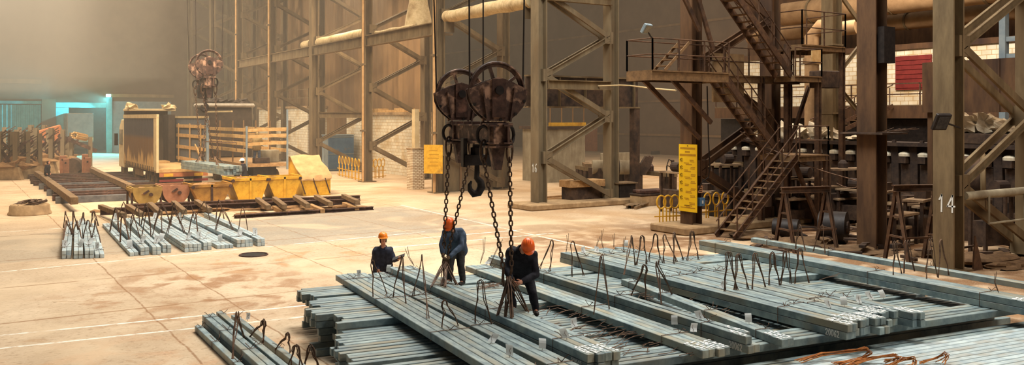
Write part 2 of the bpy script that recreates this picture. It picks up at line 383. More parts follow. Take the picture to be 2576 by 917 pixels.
# ---------------------------------------------------------------- far and side walls
def corr(x0, y0, x1, y1, z0, z1, name, mt_, pitch=.5, dep=.06, kind='structure'):
    p, q = Vector((x0, y0, 0)), Vector((x1, y1, 0)); L = (q - p).length; t = (q - p).normalized(); nrm = Vector((-t.y, t.x, 0))
    k = max(2, int(L / pitch)); mb = MB(); f, b_ = [], []
    for i in range(k * 2 + 1):
        s = L * i / (k * 2); d = dep if i % 2 else -dep
        for dd in (0, .5):
            c = p + t * min(L, s + dd * L / (k * 2) * .9) + nrm * d; f.append(c)
    n = len(f); vv = [Vector((c.x, c.y, z)) for c in f for z in (z0, z1)] + [Vector((c.x, c.y, z)) + nrm * .12 for c in f for z in (z0, z1)]
    fs = []
    for i in range(n - 1):
        fs.append((2 * i, 2 * i + 2, 2 * i + 3, 2 * i + 1)); fs.append((2 * n + 2 * i, 2 * n + 2 * i + 1, 2 * n + 2 * i + 3, 2 * n + 2 * i + 2))
    mb.add(vv, fs); o = mb.build(name, mt_); return struct(o) if kind else o
FY = 118.0
wf = MB(); wf.bb(-45, 31, FY, FY + .4, 6.6, 34); wf.bb(-45, 2.6, FY, FY + .4, 0, 6.6); wf.bb(9.5, 11, FY - .6, FY + .4, 0, 6.6); wf.bb(17.0, 31, FY, FY + .4, 0, 6.6)
wf.bb(2.6, 9.5, FY, FY + .4, 5.9, 6.6); wf.bb(11, 17, FY, FY + .4, 5.9, 6.6)
struct(wf.build('wall_far', m_hall))
struct(MB().bb(17.3, 24.2, FY - .08, FY, 0, 6.4).build('trim_1', m_bluegrey))
struct(MB().bb(-45, 9.5, FY - .35, FY, 8.4, 8.9).build('trim_2', m_sheet))
struct(MB().bb(17.05, 24.5, FY - .5, FY - .08, 6.9, 7.3).build('trim_3', m_sheet))
d1 = corr(2.7, FY - .1, 9.45, FY - .1, 0, 5.9, 'door_1', m_teal, .45)
d2 = MB(); d2.bb(11.0, 12.4, FY - .25, FY + .1, 0, 5.9); d2.bb(11.0, 17.1, FY - .3, FY + .1, 5.6, 6.2); d2.bb(16.6, 17.2, FY - .5, FY + .2, 0, 7.0)
struct(d2.build('door_2', m_teal))
struct(MB().bb(9, 30, 130.0, 130.3, 0, 7).build('wall_behind', m_tealdk))
struct(MB().bb(2.6, 11.0, FY - .3, FY + .05, 6.0, 6.35).build('trim_4', m_teal))
corr(31, 60, 31, FY, 0, 26, 'wall_right', m_sheet, 1.0, .07)
struct(MB().bb(71, 71.4, 20, 132, 0, 34).build('wall_side_bay', m_hall))
tr = MB()
for z in (2.2, 6.2, 9.2, 15, 21): tr.bb(70.8, 71, 20, 132, z, z + .25)
struct(tr.build('trim_5', m_sheet))
struct(MB().bb(-45, 71, 131.7, 132, 0, 34).build('wall_end', m_hall))
dd = MB(); dd.bb(70.55, 70.9, 92, 94.2, 0, 3.6); dd.bb(70.55, 70.9, 89.2, 91.6, 0, 3.6)
struct(dd.build('door_3', m_redplate))

# haze in the far half of the hall
def vol(name, x0, x1, y0, y1, z0, z1, dens, col, label):
    m = bpy.data.materials.new(name); m.use_nodes = True; nt = m.node_tree; nt.nodes.clear()
    o = nt.nodes.new('ShaderNodeOutputMaterial'); v = nt.nodes.new('ShaderNodeVolumePrincipled')
    v.inputs['Density'].default_value = dens; v.inputs['Color'].default_value = (*col, 1); v.inputs['Anisotropy'].default_value = .0
    nt.links.new(v.outputs[0], o.inputs['Volume'])
    ob = MB().bb(x0, x1, y0, y1, z0, z1).build(name, m); tag(ob, label, 'haze', kind='stuff'); return ob
vol('haze', -44, 70.4, 34.05, 117.2, .03, 32, .0038, (.97, .85, .70), 'thin brown dusty haze filling the far half of the hall')
vol('smoke', -40, 10, 48, 117, 6.5, 31, .0075, (.98, .90, .77), 'thicker pale smoke hanging under the roof at the far end')

# ---------------------------------------------------------------- lattice columns
LX, RX = 24.2, 28.7
def lattice_column(Y, label, ztop, mleg=None, zbrace=None, lw=.55):
    r = empty('lattice_column', (LX, Y, 0), label, 'column', 'lattice columns along the crane aisle'); ml = mleg or m_col
    for X in (LX, RX):
        lg = MB().ibeam((X, Y, 0), (X, Y, ztop), .62, lw, .06, up=(1, 0, 0)).build('leg', ml, r)
        MB().bb(X - .5, X + .5, Y - .45, Y + .45, 0, .06).build('base_plate', ml, lg)
    zb = zbrace or ztop; z = .45; left = False; nodes = []
    while z < zb + 2:
        nodes.append((LX + .25 if left else RX - .25, z)); z += 2.0; left = not left
    for (xa, za), (xb, zb_) in zip(nodes, nodes[1:]):
        b = MB()
        for s in (-.24, .24): b.chan((xa, Y + s, za), (xb, Y + s, zb_), .1, .24, .025)
        b.build('brace', ml, r)
    for xa, za in nodes:
        MB().box((xa + (.1 if xa < 26 else -.1), Y, za), (.55, .56, .6)).build('gusset', ml, r)
    return r
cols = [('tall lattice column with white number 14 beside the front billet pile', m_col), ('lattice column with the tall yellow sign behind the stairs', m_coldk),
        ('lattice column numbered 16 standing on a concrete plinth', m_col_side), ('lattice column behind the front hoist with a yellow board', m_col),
        ('lattice column beside the yellow ring fence and blue booth', m_col), ('lattice column just right of the tarpaulin covered truck', m_col),
        ('hazy lattice column behind the stake-sided trailer', m_col), ('hazier lattice column, second beyond the stake-sided trailer', m_col), ('very hazy lattice column behind the far hoist', m_col),
        ('faint lattice column near the far corner of the hall', m_col)]
CY = [14.3 + 10.35 * k for k in range(10)]
for k, (lb, ml) in enumerate(cols):
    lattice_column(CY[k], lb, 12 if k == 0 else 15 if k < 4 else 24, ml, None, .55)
# plinths
def plinth(x0, x1, y0, y1, h, label):
    o = MB().bb(x0, x1, y0, y1, 0, h).build('concrete_plinth', m_concrete, bevel=.05); tag(o, label, 'plinth'); return o
plinth(23.0, 30.0, 33.9, 36.0, .0 + .28, 'low concrete plinth under the column numbered 16')
plinth(23.0, 30.2, 23.7, 25.7, .3, 'low concrete plinth under the column with the tall yellow sign')
# runway beams between columns
for k, lb in ((3, 'heavy steel beam spanning from the front hoist column to the ring fence column'), (4, 'second steel beam spanning high beyond the blue booth'), (5, 'third steel beam spanning high, behind the stake-sided trailer'), (6, 'fourth hazy steel beam spanning high towards the far wall')):
    b = MB().ibeam((LX - .1, CY[k] + .3, 9.6), (LX - .1, CY[k + 1] - .3, 9.6), .4, .75, .05).build('runway_beam', m_col)
    tag(b, lb, 'beam')
for k, z, lb in ((5, 4.6, 'horizontal crossbeam over the blue booth alley'), (2, 6.0, 'horizontal crossbeam on the column numbered 16'), (2, 10.3, 'upper crossbeam near the top of the column numbered 16')):
    b = MB().ibeam((LX + .3, CY[k] - .35, z), (RX - .3, CY[k] - .35, z), .3, .45, .04).build('cross_beam', m_col); tag(b, lb, 'beam')
# insulated pipe along the columns
for y0, y1, lb in ((35.8, 44.6, 'pale insulated pipe section beside the column numbered 16'), (56.3, 65.2, 'pale insulated pipe section past the ring fence column'), (66.8, 68.6, 'short stub of pale insulated pipe'), (48.5, 54.6, 'low remnant of pale pipe cladding lying on the steel beam')):
    h = .36 if y0 != 48.5 else .12; z = 10.2 if y0 != 48.5 else 10.1
    pts = [(LX + .15 + R(-.03, .03), y0 + (y1 - y0) * i / 8, z + R(-.03, .03)) for i in range(9)]
    o = MB().tube(pts, [h + R(-.03, .03) for _ in pts], 14).build('insulated_pipe', m_duct, smooth=True)
    if y0 == 48.5: pass
    tag(o, lb, 'pipe')
    if y0 != 48.5 or True:
        for y in (y0 + .3, y1 - .3): MB().bb(LX - .15, LX + .45, y - .05, y + .05, 9.3 if y0 not in (48.5,) else 9.9, z - h + .05).build('bracket', m_col, o)
vp = MB().tube([(26.0, 51.5, 9.95), (26.0, 51.5, 10.8), (26.0, 51.5, 12.0), (26.0, 51.5, 16)], [.95, .85, .6, .6], 16).build('exhaust_duct', m_duct, smooth=True)
tag(vp, 'pale vertical exhaust duct with flared mouth above the beam', 'duct')
s = MB().bar((24.4, 51.5, 9.95), (28.5, 51.5, 9.95), .3, .12); s.build('bracket', m_col, vp)
# thin service pipes standing on the columns
for k, dx, z0, lb in ((4, -.42, 0, 'thin drainpipe clamped to the ring fence column'), (6, -.42, 0, 'thin drainpipe clamped to the hazy column behind the trailer'), (7, -.42, 0, 'thin drainpipe on the second hazy column'), (3, -.42, 0, 'rust yellow pipe clamped to the column behind the front hoist')):
    o = MB().cyl((LX + dx, CY[k] - .3, z0), (LX + dx, CY[k] - .3, 22), .09, 8).build('drain_pipe', m_tarp); tag(o, lb, 'pipe')
    for z in (3.5, 8, 12.5): MB().box((LX + dx, CY[k] - .25, z), (.3, .3, .12)).build('clamp', m_col, o)
# ---------------------------------------------------------------- steel billets
b_ = .13
_bm = {}
def billet_mesh(L, mt_):
    key = (round(L, 2), mt_.name)
    if key not in _bm:
        mb = MB(); h = b_ / 2 - .003; n = 5
        rows = []
        for i in range(n + 1):
            y = L * i / n
            rows.append([(-h, y, .003), (h, y, .003), (h, y, b_ - .003), (-h, y, b_ - .003)])
        vs_ = [p for r in rows for p in r]
        fs = [(4 * i + j, 4 * i + (j + 1) % 4, 4 * i + 4 + (j + 1) % 4, 4 * i + 4 + j) for i in range(n) for j in range(4)] + [(3, 2, 1, 0), (4 * n, 4 * n + 1, 4 * n + 2, 4 * n + 3)]
        o = mb.add(vs_, fs).build('steel_billet', mt_, origin=(0, 0, 0), bevel=.007)
        _bm[key] = o.data; bpy.data.objects.remove(o)
    return _bm[key]
def billet(p, ang, L, label, group, mt_=None):
    # p: bottom centre of the near end; ang: heading of its length (angle of local +Y), radians
    o = bpy.data.objects.new('steel_billet', billet_mesh(L, mt_ or m_billet)); COL.objects.link(o)
    o.location = p; o.rotation_euler = (0, 0, ang); OFF[o.name] = Vector((0, 0, 0))
    return tag(o, label, 'billet', group)
DIG = {'0': [[(.15, .3), (.1, .6), (.3, .95), (.62, .9), (.72, .55), (.6, .12), (.35, .03), (.15, .3)]],
       '2': [[(.1, .75), (.25, .95), (.55, .95), (.68, .75), (.5, .45), (.1, .05), (.75, .08)]],
       '6': [[(.62, .95), (.3, .7), (.12, .35), (.25, .06), (.55, .06), (.68, .28), (.5, .48), (.18, .38)]],
       '1': [[(.2, .7), (.45, .98), (.42, .02)]], '4': [[(.55, .02), (.58, .98), (.08, .35), (.8, .36)]]}
def digits(mb, text, o, ex, ez, h, th):
    # painted strokes: o lower-left corner, ex reading direction, ez up
    o, ex, ez = Vector(o), Vector(ex).normalized(), Vector(ez).normalized(); nrm = ex.cross(ez); x = 0
    for ch in text:
        for st in DIG[ch]:
            pts = [o + ex * (x + a * h * .6) + ez * (c * h) for a, c in st]
            for p, q in zip(pts, pts[1:]):
                d = (q - p).normalized(); s = d.cross(nrm).normalized() * th / 2
                p2, q2 = p - d * th * .3, q + d * th * .3
                mb.add([p2 - s, q2 - s, q2 + s, p2 + s, p2 - s + nrm * .003, q2 - s + nrm * .003, q2 + s + nrm * .003, p2 + s + nrm * .003],
                       [(0, 1, 2, 3), (4, 5, 6, 7), (0, 1, 5, 4), (1, 2, 6, 5), (2, 3, 7, 6), (3, 0, 4, 7)])
        x += h * .56
    return mb
LAY = ['top', 'lower', 'third', 'fourth']
BUN = {}
def bundle(key, A, B, zt, nw, nl, desc, ext=0.0, mt_=None, dab=False, num=None, skip=(), gap=.004, ties=(.12, .4, .7, .93), jit=.05):
    A, B = Vector((A.x, A.y, 0)), Vector((B.x, B.y, 0)); t = (B - A).normalized(); A = A - t * ext; L = round((B - A).length * 4) / 4
    ang = math.atan2(t.y, t.x) - math.pi / 2; n = Vector((t.y, -t.x, 0)); grp = 'billets in ' + desc
    pitch = b_ + gap
    for j in range(nl):
        for i in range(nw):
            if (i, j) in skip: continue
            lay = ('' if nl == 1 else LAY[j] + ' layer, '); wh = 'only' if nw == 1 else nth(i)
            p = A + n * ((i + .5) * pitch) + t * R(-jit, jit); p.z = zt - (j + 1) * b_
            o = billet(p, ang, L, f'blue-grey billet {wh} from left, {lay}{desc}', grp, mt_)
            if dab and j == 0:
                d = MB()
                for r_ in range(6):
                    for c in (-.03, .03):
                        if R(0, 1) < .86: d.box((c + R(-.012, .012), .06 + r_ * .078 + R(-.016, .016), b_ + .001), (R(.034, .052), R(.04, .066), .004), R(-.5, .5))
                do = d.build('paint_marking', m_white, o); do['label'] = 'white painted dabs'
            if num and i == 0 and j == nl - 1:
                d = MB(); k = len(num) * .56 * .115
                digits(d, num, (-b_ / 2 - .0, .10 + k, .012), (0, -1, 0), (0, 0, 1), .105, .017)
                do = d.build('painted_number', m_white, o); do['label'] = 'white hand-painted number'
    BUN[key] = dict(A=A, t=t, n=n, L=L, w=nw * pitch, zt=zt, h=nl * b_, ang=ang, desc=desc)
    for q, f in enumerate(ties):
        c = A + t * (f * L); e = .008; x0, x1 = -e, nw * pitch + e; z0, z1 = zt - nl * b_ - .002, zt + e
        if zt - nl * b_ < .1: z0 = .006
        pts = [c + n * x0 + Vector((0, 0, z0)), c + n * x0 + Vector((0, 0, z1)), c + n * x1 + Vector((0, 0, z1)), c + n * x1 + Vector((0, 0, z0))]
        tw = MB().tube(pts, .007, 5, close=True); cc = c + n * (nw * pitch * R(.3, .8)) + Vector((0, 0, zt + .01))
        for s in (-1, 1): tw.tube([cc, cc + n * s * .06 + t * R(-.05, .05) + Vector((0, 0, .07)), cc + n * s * .1 + t * R(-.1, .1) + Vector((0, 0, R(.02, .13)))], .006, 4)
        tag(tw.build('tie_wire', m_wire), f'{nth(q)} wire tie from near end around {desc}', 'wire', 'wire ties on the bundles')
    return BUN[key]
PZ = 6 * b_              # top of the crosswise pile
Z1, Z2 = PZ + b_, PZ + 2 * b_
E1 = .005
bundle('B1', at(1205, 909, Z1), at(843, 690, Z1), Z1, 5, 1, 'bundle nearest the ragged pile ends', ext=2.0, gap=.006)
bundle('B2', at(1337, 895, Z1), at(922, 686, Z1), Z1, 3, 1, 'bundle just before the woman with tablet', ext=1.6, gap=.006)
bundle('B3', at(1480, 892, Z2), at(976, 670, Z2), Z2, 4, 2, 'bundle the two helmeted men stand behind', dab=True, num='20062', gap=.006)
bundle('B4', at(1770, 882, Z1), at(1172, 668, Z1), Z1, 4, 1, 'bundle between the two stooping men', dab=True)
bundle('B5', at(1879, 847, Z2), at(1228, 645, Z2), Z2, 2, 2, 'narrow numbered bundle starting behind the stooping man', dab=True, num='20062', skip=((1, 0),))
bundle('B5b', BUN['B5']['A'] + BUN['B5']['n'] * .165 + BUN['B5']['t'] * .2, BUN['B5']['A'] + BUN['B5']['n'] * .165 + BUN['B5']['t'] * 9.0, Z2, 1, 1, 'billet laid atop the narrow numbered bundle', dab=True, ties=())
bundle('B6', at(1965, 853, Z1), at(1560, 700, Z1), Z1, 2, 1, 'low pair beside the narrow numbered bundle', dab=True)
# wide raft of bundles, two layers each
A7, B7 = at(2130, 816, Z2), at(1403, 632, Z2)
rd = [(2, 'leftmost bundle of the wide raft', '20062', 0), (3, 'second bundle of the wide raft', None, .12), (2, 'third bundle of the wide raft', None, .02), (3, 'fourth bundle of the wide raft', None, .3), (1, 'lone column of the wide raft', None, .3), (2, 'rightmost bundle of the wide raft', None, .02)]
t7 = (B7 - A7).normalized(); n7 = Vector((t7.y, -t7.x, 0)); off = 0
for i, (nw, ds, nm, dy) in enumerate(rd):
    bundle('B7%d' % i, A7 + n7 * off + t7 * dy, B7 + n7 * off + t7 * (-.3 if i in (1, 4) else R(-.2, .15)), Z2, nw, 2, ds, dab=True, num=nm, ties=(.17, .55, .9))
    off += nw * (b_ + .004) + .045
# long bundle at the back
bundle('B10', at(2576, 757, Z2), at(1760, 604, Z2), Z2, 4, 2, 'long bundle along the back of the pile', ext=.25, num='20', dab=True)
bundle('B11', at(2576, 712, Z1), at(1885, 597, Z1), Z1, 2, 1, 'hindmost low pair beside the tall column', ext=1.5)
# crosswise pile
pa = -.13; ex = Vector((math.cos(pa), math.sin(pa), 0)); ey = Vector((-math.sin(pa), math.cos(pa), 0))
O0 = at(733, 728, PZ); O0.z = 0
rows = 50; LP = 12.5
xj = 0.0
for k in range(rows):
    yy = -k * .166 + R(-.014, .014)
    nlay = 6 if (k < 21 or 42 < k < 47) else 5 if k < 47 else 4
    if k % 4 == 0: xj = R(-.12, .35)
    for j in range(nlay):
        z = (nlay - 1 - j) * b_
        if j == 0 and 2 < k < 46 and random.random() < .07: continue
        if j > 0:
            if k > 33 and k % 6 and k < 48: continue
            if (j in (2, 4) and (k // 3) % 2 and k < 30) or (j >= 3 and random.random() < .35): continue
            if j in (1, 3) and random.random() < .15: continue
        s = xj + R(-.06, .08) + (R(.0, .5) if j > 1 else 0) - (.12 if k > 21 else 0) + (R(0, .35) if j in (2, 4) else 0)
        p = O0 + ey * (yy + (R(-.01, .01))) + ex * s; p.z = z
        lay = ['top', 'second', 'third', 'fourth', 'fifth', 'bottom'][j]
        billet(p, pa - math.pi / 2, LP, f'crosswise blue-grey billet in {lay} layer, {nth(k)} from the far edge', 'billets of the crosswise pile')
# front support of the pile, right of the numbered bundles
# nearest pile at the lower right corner
q0 = at(2050, 905, .55); q0.z = .42
for k in range(12):
    for j in range(1 if k else 3):
        p = q0 - ey * (k * .143 + .07) + ex * R(-.9, -.3); p.z = .42 - j * b_
        billet(p, pa - math.pi / 2, 11.0, f'pale billet in nearest pile, {nth(k)} from its far edge, {LAY[j]} layer', 'pale billets of the nearest pile', m_billet_lt)
for s in (.3, 3.0, 6.0, 9.0):
    for zz in (.0, .0):
        pass
    o = MB().box(q0 + ex * s - ey * .9 + Vector((0, 0, -.42 + .21 - .0)), (.3, 1.6, .418), pa).build('timber_skid', m_wood_dk)
    tag(o, f'timber skid under the nearest pale pile, {nth(int(s // 2.9))} from its left end', 'skid', 'skids under the nearest pile')
# bundles on the floor at the lower left
B0 = at(490, 833, 0)
t0 = Vector((.0, -1, 0))
for i, (u, v, wd) in enumerate(((488, 832, 1), (508, 822, 1), (542, 812, 1), (580, 806, 1))):
    f_ = at(u, v, 0); n_ = f_ + Vector((-.16 - .02 * i, -6.5, 0)) if i < 3 else f_ + Vector((-.10, -6.5, 0))
    zt = b_ * (1 if i == 0 else 2 if i < 3 else 1)
    bundle('B0%d' % i, n_, f_, zt, 1 if i != 1 else 2, 2 if i in (1, 2) else 1, ['outermost floor bundle at the lower left', 'second floor bundle at the lower left', 'third floor bundle at the lower left', 'innermost floor bundle at the lower left'][i], ties=(.5, .75, .95))
# bundles on the floor beyond
fb = [((155, 651), (165, 557), 2, 2, 'first stack of the leftmost floor row'), ((185, 651), (187, 556), 2, 2, 'second stack of the leftmost floor row'), ((213, 650), (205, 554), 2, 2, 'third stack of the leftmost floor row'), ((239, 649), (222, 560), 2, 1, 'low fourth stack of the leftmost floor row'),
      ((326, 644), (257, 561), 2, 1, 'low stack left of the middle floor row'), ((353, 642), (276, 548), 2, 2, 'second stack of the middle floor row'), ((383, 641), (313, 548), 2, 2, 'third stack of the middle floor row'), ((409, 636), (333, 546), 2, 2, 'fourth stack of the middle floor row'),
      ((464, 634), (357, 546), 4, 2, 'wide stack starting the right floor row'), ((512, 629), (402, 544), 2, 2, 'second stack of the right floor row'), ((546, 626), (423, 545), 4, 1, 'low stack in the right floor row'), ((596, 622), (460, 540), 4, 2, 'fourth stack of the right floor row'), ((647, 619), (512, 534), 2, 2, 'last stack of the right floor row')]
for i, (nr, fr_, nw, nl, ds) in enumerate(fb):
    zt = nl * b_; fp = at(fr_[0], fr_[1], zt); np_ = at(*nr, 0)
    bundle('F%d' % i, np_, fp, zt, nw, nl, ds, mt_=m_billet_lt, ties=(.1, .5, .85), jit=.03)

# ---------------------------------------------------------------- lifting loops of bent rod
def loop(apex, f1, f2, z, where, strands=2, mt_=None, r=.009, z2=None):
    a, c = at(*f1, z), at(*f2, z if z2 is None else z2); dm = None
    da = a.x * SN + a.y * CS; dc = c.x * SN + c.y * CS; d = (da + dc) / 2
    p = atd(apex[0], d, zof(apex[1], d)); mb = MB()
    for s in range(strands):
        o = Vector((R(-.03, .03), R(-.03, .03), R(-.02, .02))); o2 = Vector((R(-.03, .03), R(-.03, .03), 0)); top = p + o
        dx = (c - a).normalized() * .045
        if dx.length < .01: dx = Vector((.04, 0, 0))
        m1 = a.lerp(top, .55) + Vector((R(-.02, .02), R(-.02, .02), 0)); m2 = c.lerp(top, .55) + Vector((R(-.02, .02), R(-.02, .02), 0))
        pts = [a + o2, a.lerp(top - dx, .3), m1, top - dx * 1.1 - Vector((0, 0, .10)), top - dx * .8 - Vector((0, 0, .03)), top, top + dx * .8 - Vector((0, 0, .03)), top + dx * 1.1 - Vector((0, 0, .10)), m2, c.lerp(top + dx, .3), c + o2]
        mb.tube(pts, r, 5)
    return tag(mb.build('lifting_loop', mt_ or m_wire, smooth=True), where, 'wire loop', 'rod loops for lifting the bundles')
LP_ = [((936, 654), (939, 746), (974, 739), Z1, 'bent rod loop in front of the woman with tablet'), ((1011, 643), (986, 746), (1018, 762), Z1, 'bent rod loop crossing the tablet arm of the woman'), ((1060, 639), (1039, 744), (1077, 800), Z1, 'tall bent rod loop midway between the woman and the first man'),
 ((1119, 752), (1114, 822), (1155, 817), Z1, 'short bent rod loop on the second bundle below the first man'), ((1211, 703), (1193, 811), (1234, 814), Z1, 'slim pointed rod loop left of the stooping man'), ((1387, 603), (1358, 677), (1384, 682), Z2, 'rod loop leaning just right of the stooping man'),
 ((1442, 606), (1440, 696), (1470, 694), Z1, 'single rod loop at the far left corner of the wide raft'), ((1513, 640), (1494, 790), (1533, 776), Z1, 'tall slim rod loop on the bundle between the two men'),
 ((1589, 593), (1570, 690), (1598, 665), Z2, 'first rod loop of the row across the raft far end'), ((1615, 591), (1603, 665), (1628, 663), Z2, 'second rod loop of the row across the raft far end'), ((1649, 587), (1630, 657), (1661, 659), Z2, 'third rod loop of the row across the raft far end'),
 ((1671, 589), (1669, 661), (1702, 657), Z2, 'fourth rod loop of the row across the raft far end'), ((1697, 585), (1695, 663), (1719, 653), Z2, 'fifth rod loop of the row across the raft far end'), ((1741, 581), (1730, 655), (1758, 653), Z2, 'sixth rod loop of the row, below the sign column'),
 ((1624, 665), (1587, 747), (1624, 752), Z1, 'bundled rod loop on the narrow numbered bundle'), ((1655, 655), (1664, 764), (1690, 739), Z1, 'leaning rod loop beside the narrow numbered bundle'),
 ((1833, 634), (1821, 731), (1852, 727), Z2, 'first rod loop of the nearer raft row'), ((1860, 638), (1848, 728), (1882, 724), Z2, 'second rod loop of the nearer raft row'), ((1899, 638), (1893, 727), (1926, 721), Z2, 'third rod loop of the nearer raft row'), ((1944, 634), (1934, 716), (1961, 716), Z2, 'fourth rod loop of the nearer raft row'),
 ((1977, 628), (1965, 716), (1991, 712), Z2, 'fifth rod loop of the nearer raft row'), ((2012, 622), (1998, 712), (2033, 710), Z2, 'sixth rod loop of the nearer raft row'), ((2012, 564), (2000, 625), (2024, 629), Z1, 'loop on the long back bundle before the left trestle'), ((2066, 564), (2045, 632), (2075, 637), Z1, 'second loop on the long back bundle before the left trestle'),
 ((2253, 607), (2246, 690), (2267, 687), Z2, 'loop on the long back bundle before the dark post'), ((2281, 605), (2273, 686), (2300, 681), Z2, 'second rod loop on the back bundle before the right trestle'), ((2342, 600), (2328, 700), (2356, 695), Z2, 'rod loop on the back bundle left of column 14'), ((2368, 603), (2362, 698), (2389, 692), Z2, 'rod loop on the back bundle in front of column 14')]
for q in LP_: loop(q[0], q[1], q[2], q[3], q[4], 3 if 1560 < q[0][0] < 2030 else 2)
for q in [((596, 782), (583, 901), (614, 853), .2, 'tall dark rod loop over the floor bundles at lower left'), ((664, 803), (625, 853), (662, 863), .2, 'bunched rod loop second along the lower left floor bundles'), ((723, 838), (693, 879), (730, 886), .135, 'orange-brown rod loop third along the lower left floor bundles'),
          ((744, 866), (729, 917), (757, 917), .13, 'rod loop fourth along the lower left floor bundles'), ((779, 867), (765, 925), (802, 925), .0, 'rod loop standing just right of the lower left floor bundles'), ((858, 866), (848, 917), (872, 915), .0, 'slim rod loop on the floor below the ragged pile ends')]:
    loop(q[0], q[1], q[2], q[3], q[4], 4, r=.010)
zz7 = lambda a, c: (120 + a * .2329, 500 + c * .2329)
for i, (a, f1, f2) in enumerate((((200, 128), (172, 310), (255, 340)), ((275, 128), (262, 380), (330, 330)), ((205, 236), (160, 500), (262, 380)), ((315, 232), (270, 400), (378, 470)), ((390, 142), (350, 300), (405, 270)), ((490, 128), (465, 300), (548, 290)), ((440, 228), (382, 420), (470, 420)), ((510, 230), (482, 420), (575, 470)))):
    loop(zz7(*a), zz7(*f1), zz7(*f2), .26, f'dark rod loop, {nth(i)} on the leftmost floor row', 2, r=.016)
for k in range(4, 13):
    B = BUN['F%d' % k]
    for fi, f in enumerate((.3, .68)):
        if k == 10 and fi == 0: continue
        c = B['A'] + B['t'] * (B['L'] * (f + R(-.05, .05))); c.z = B['zt']; a = c + B['t'] * .1; e = c + B['n'] * B['w'] - B['t'] * R(.1, .3)
        top = (a + e) / 2 + Vector((R(-.1, .1), R(-.1, .1), R(.75, .95))); dx = (e - a).normalized() * .06; mb = MB()
        for s in range(2):
            o = Vector((R(-.03, .03), R(-.03, .03), 0)); T = top + o
            mb.tube([a + o, a.lerp(T - dx, .5), T - dx - Vector((0, 0, .12)), T, T + dx - Vector((0, 0, .12)), e.lerp(T + dx, .5), e + o], .015, 5)
        tag(mb.build('lifting_loop', m_wire, smooth=True), f"rod loop at the {'near' if fi == 0 else 'far'} end of {B['desc']}", 'wire loop', 'rod loops for lifting the bundles')
# orange wire bundles on the nearest pile
def wirebundle(pts, label, n=9):
    mb = MB()
    P = [at(u, v, z) for u, v, z in pts]
    for s in range(n):
        sp_ = .035; q = [p + Vector((R(-sp_, sp_) * (1 + 1.6 * (i == 0)), R(-sp_, sp_) * (1 + 2.5 * (i in (0, len(P) - 1))), R(0, .05))) for i, p in enumerate(P)]
        mb.tube(q, .007, 4)
    tag(mb.build('tie_wire_bundle', m_wire_or, smooth=True), label, 'wire bundle', 'orange wire bundles on the nearest pile')
wirebundle([(2010, 911, .56), (2070, 893, .62), (2140, 885, .68), (2180, 879, .74), (2188, 892, .66), (2160, 907, .57), (2105, 918, .56)], 'leftmost orange wire bundle bent double on the nearest pale pile', 12)
wirebundle([(2130, 919, .56), (2200, 903, .6), (2250, 896, .68), (2262, 903, .62), (2240, 915, .56)], 'middle orange wire bundle bent double on the nearest pale pile', 10)
wirebundle([(2235, 922, .56), (2275, 906, .6), (2300, 903, .66), (2302, 912, .6), (2290, 922, .56)], 'small orange wire bundle at the frame edge of the nearest pile', 8)
wirebundle([(2320, 917, .56), (2355, 902, .6), (2380, 891, .7), (2384, 898, .64), (2372, 915, .56)], 'rightmost orange wire bundle standing on the nearest pale pile', 8)
# paper tags
_tm = {}
def papertag(u, v, z, label, k=0, s=1.0):
    p = at(u, v + 14 * s, z); d = p.x * SN + p.y * CS
    r = empty('paper_tag', p, label, 'tag', 'white paper tags on the bundles'); k = k % 3
    if k not in _tm:
        st = MB(); st.tube([(0, 0, 0), (.01, .01, .05), (-.015, 0, .1), (.0, .01, .14)], .004, 4)
        pg = MB(); n = 4; w_, h_ = .055, .15; bow = (.02, -.03, .04)[k]; vs_ = []
        for sd in (0, .002):
            for i in range(n + 1):
                for x in (-w_, w_): vs_.append((x + .01 * i * (k - 1), sd + bow * math.sin(i / n * 2.4), .03 + h_ * i / n))
        fs = []
        m = 2 * (n + 1)
        for i in range(n): fs += [(2 * i, 2 * i + 1, 2 * i + 3, 2 * i + 2), (m + 2 * i, m + 2 * i + 2, m + 2 * i + 3, m + 2 * i + 1), (2 * i, 2 * i + 2, m + 2 * i + 2, m + 2 * i), (2 * i + 1, m + 2 * i + 1, m + 2 * i + 3, 2 * i + 3)]
        pg.add(vs_, fs); _tm[k] = (st, pg)
    for nm, mb, mt_ in (('wire', _tm[k][0], m_wire), ('paper', _tm[k][1], m_paper)):
        key = ('me', nm, k)
        if key not in _tm:
            o = mb.build(nm, mt_, origin=(0, 0, 0)); _tm[key] = o.data; o.parent = r
        else:
            o = bpy.data.objects.new(nm, _tm[key]); COL.objects.link(o); o.parent = r
    r.rotation_euler = (R(-.65, -.25), R(-.3, .3), -TH + R(-.5, .5)); r.scale = (s, s, s)
    return r
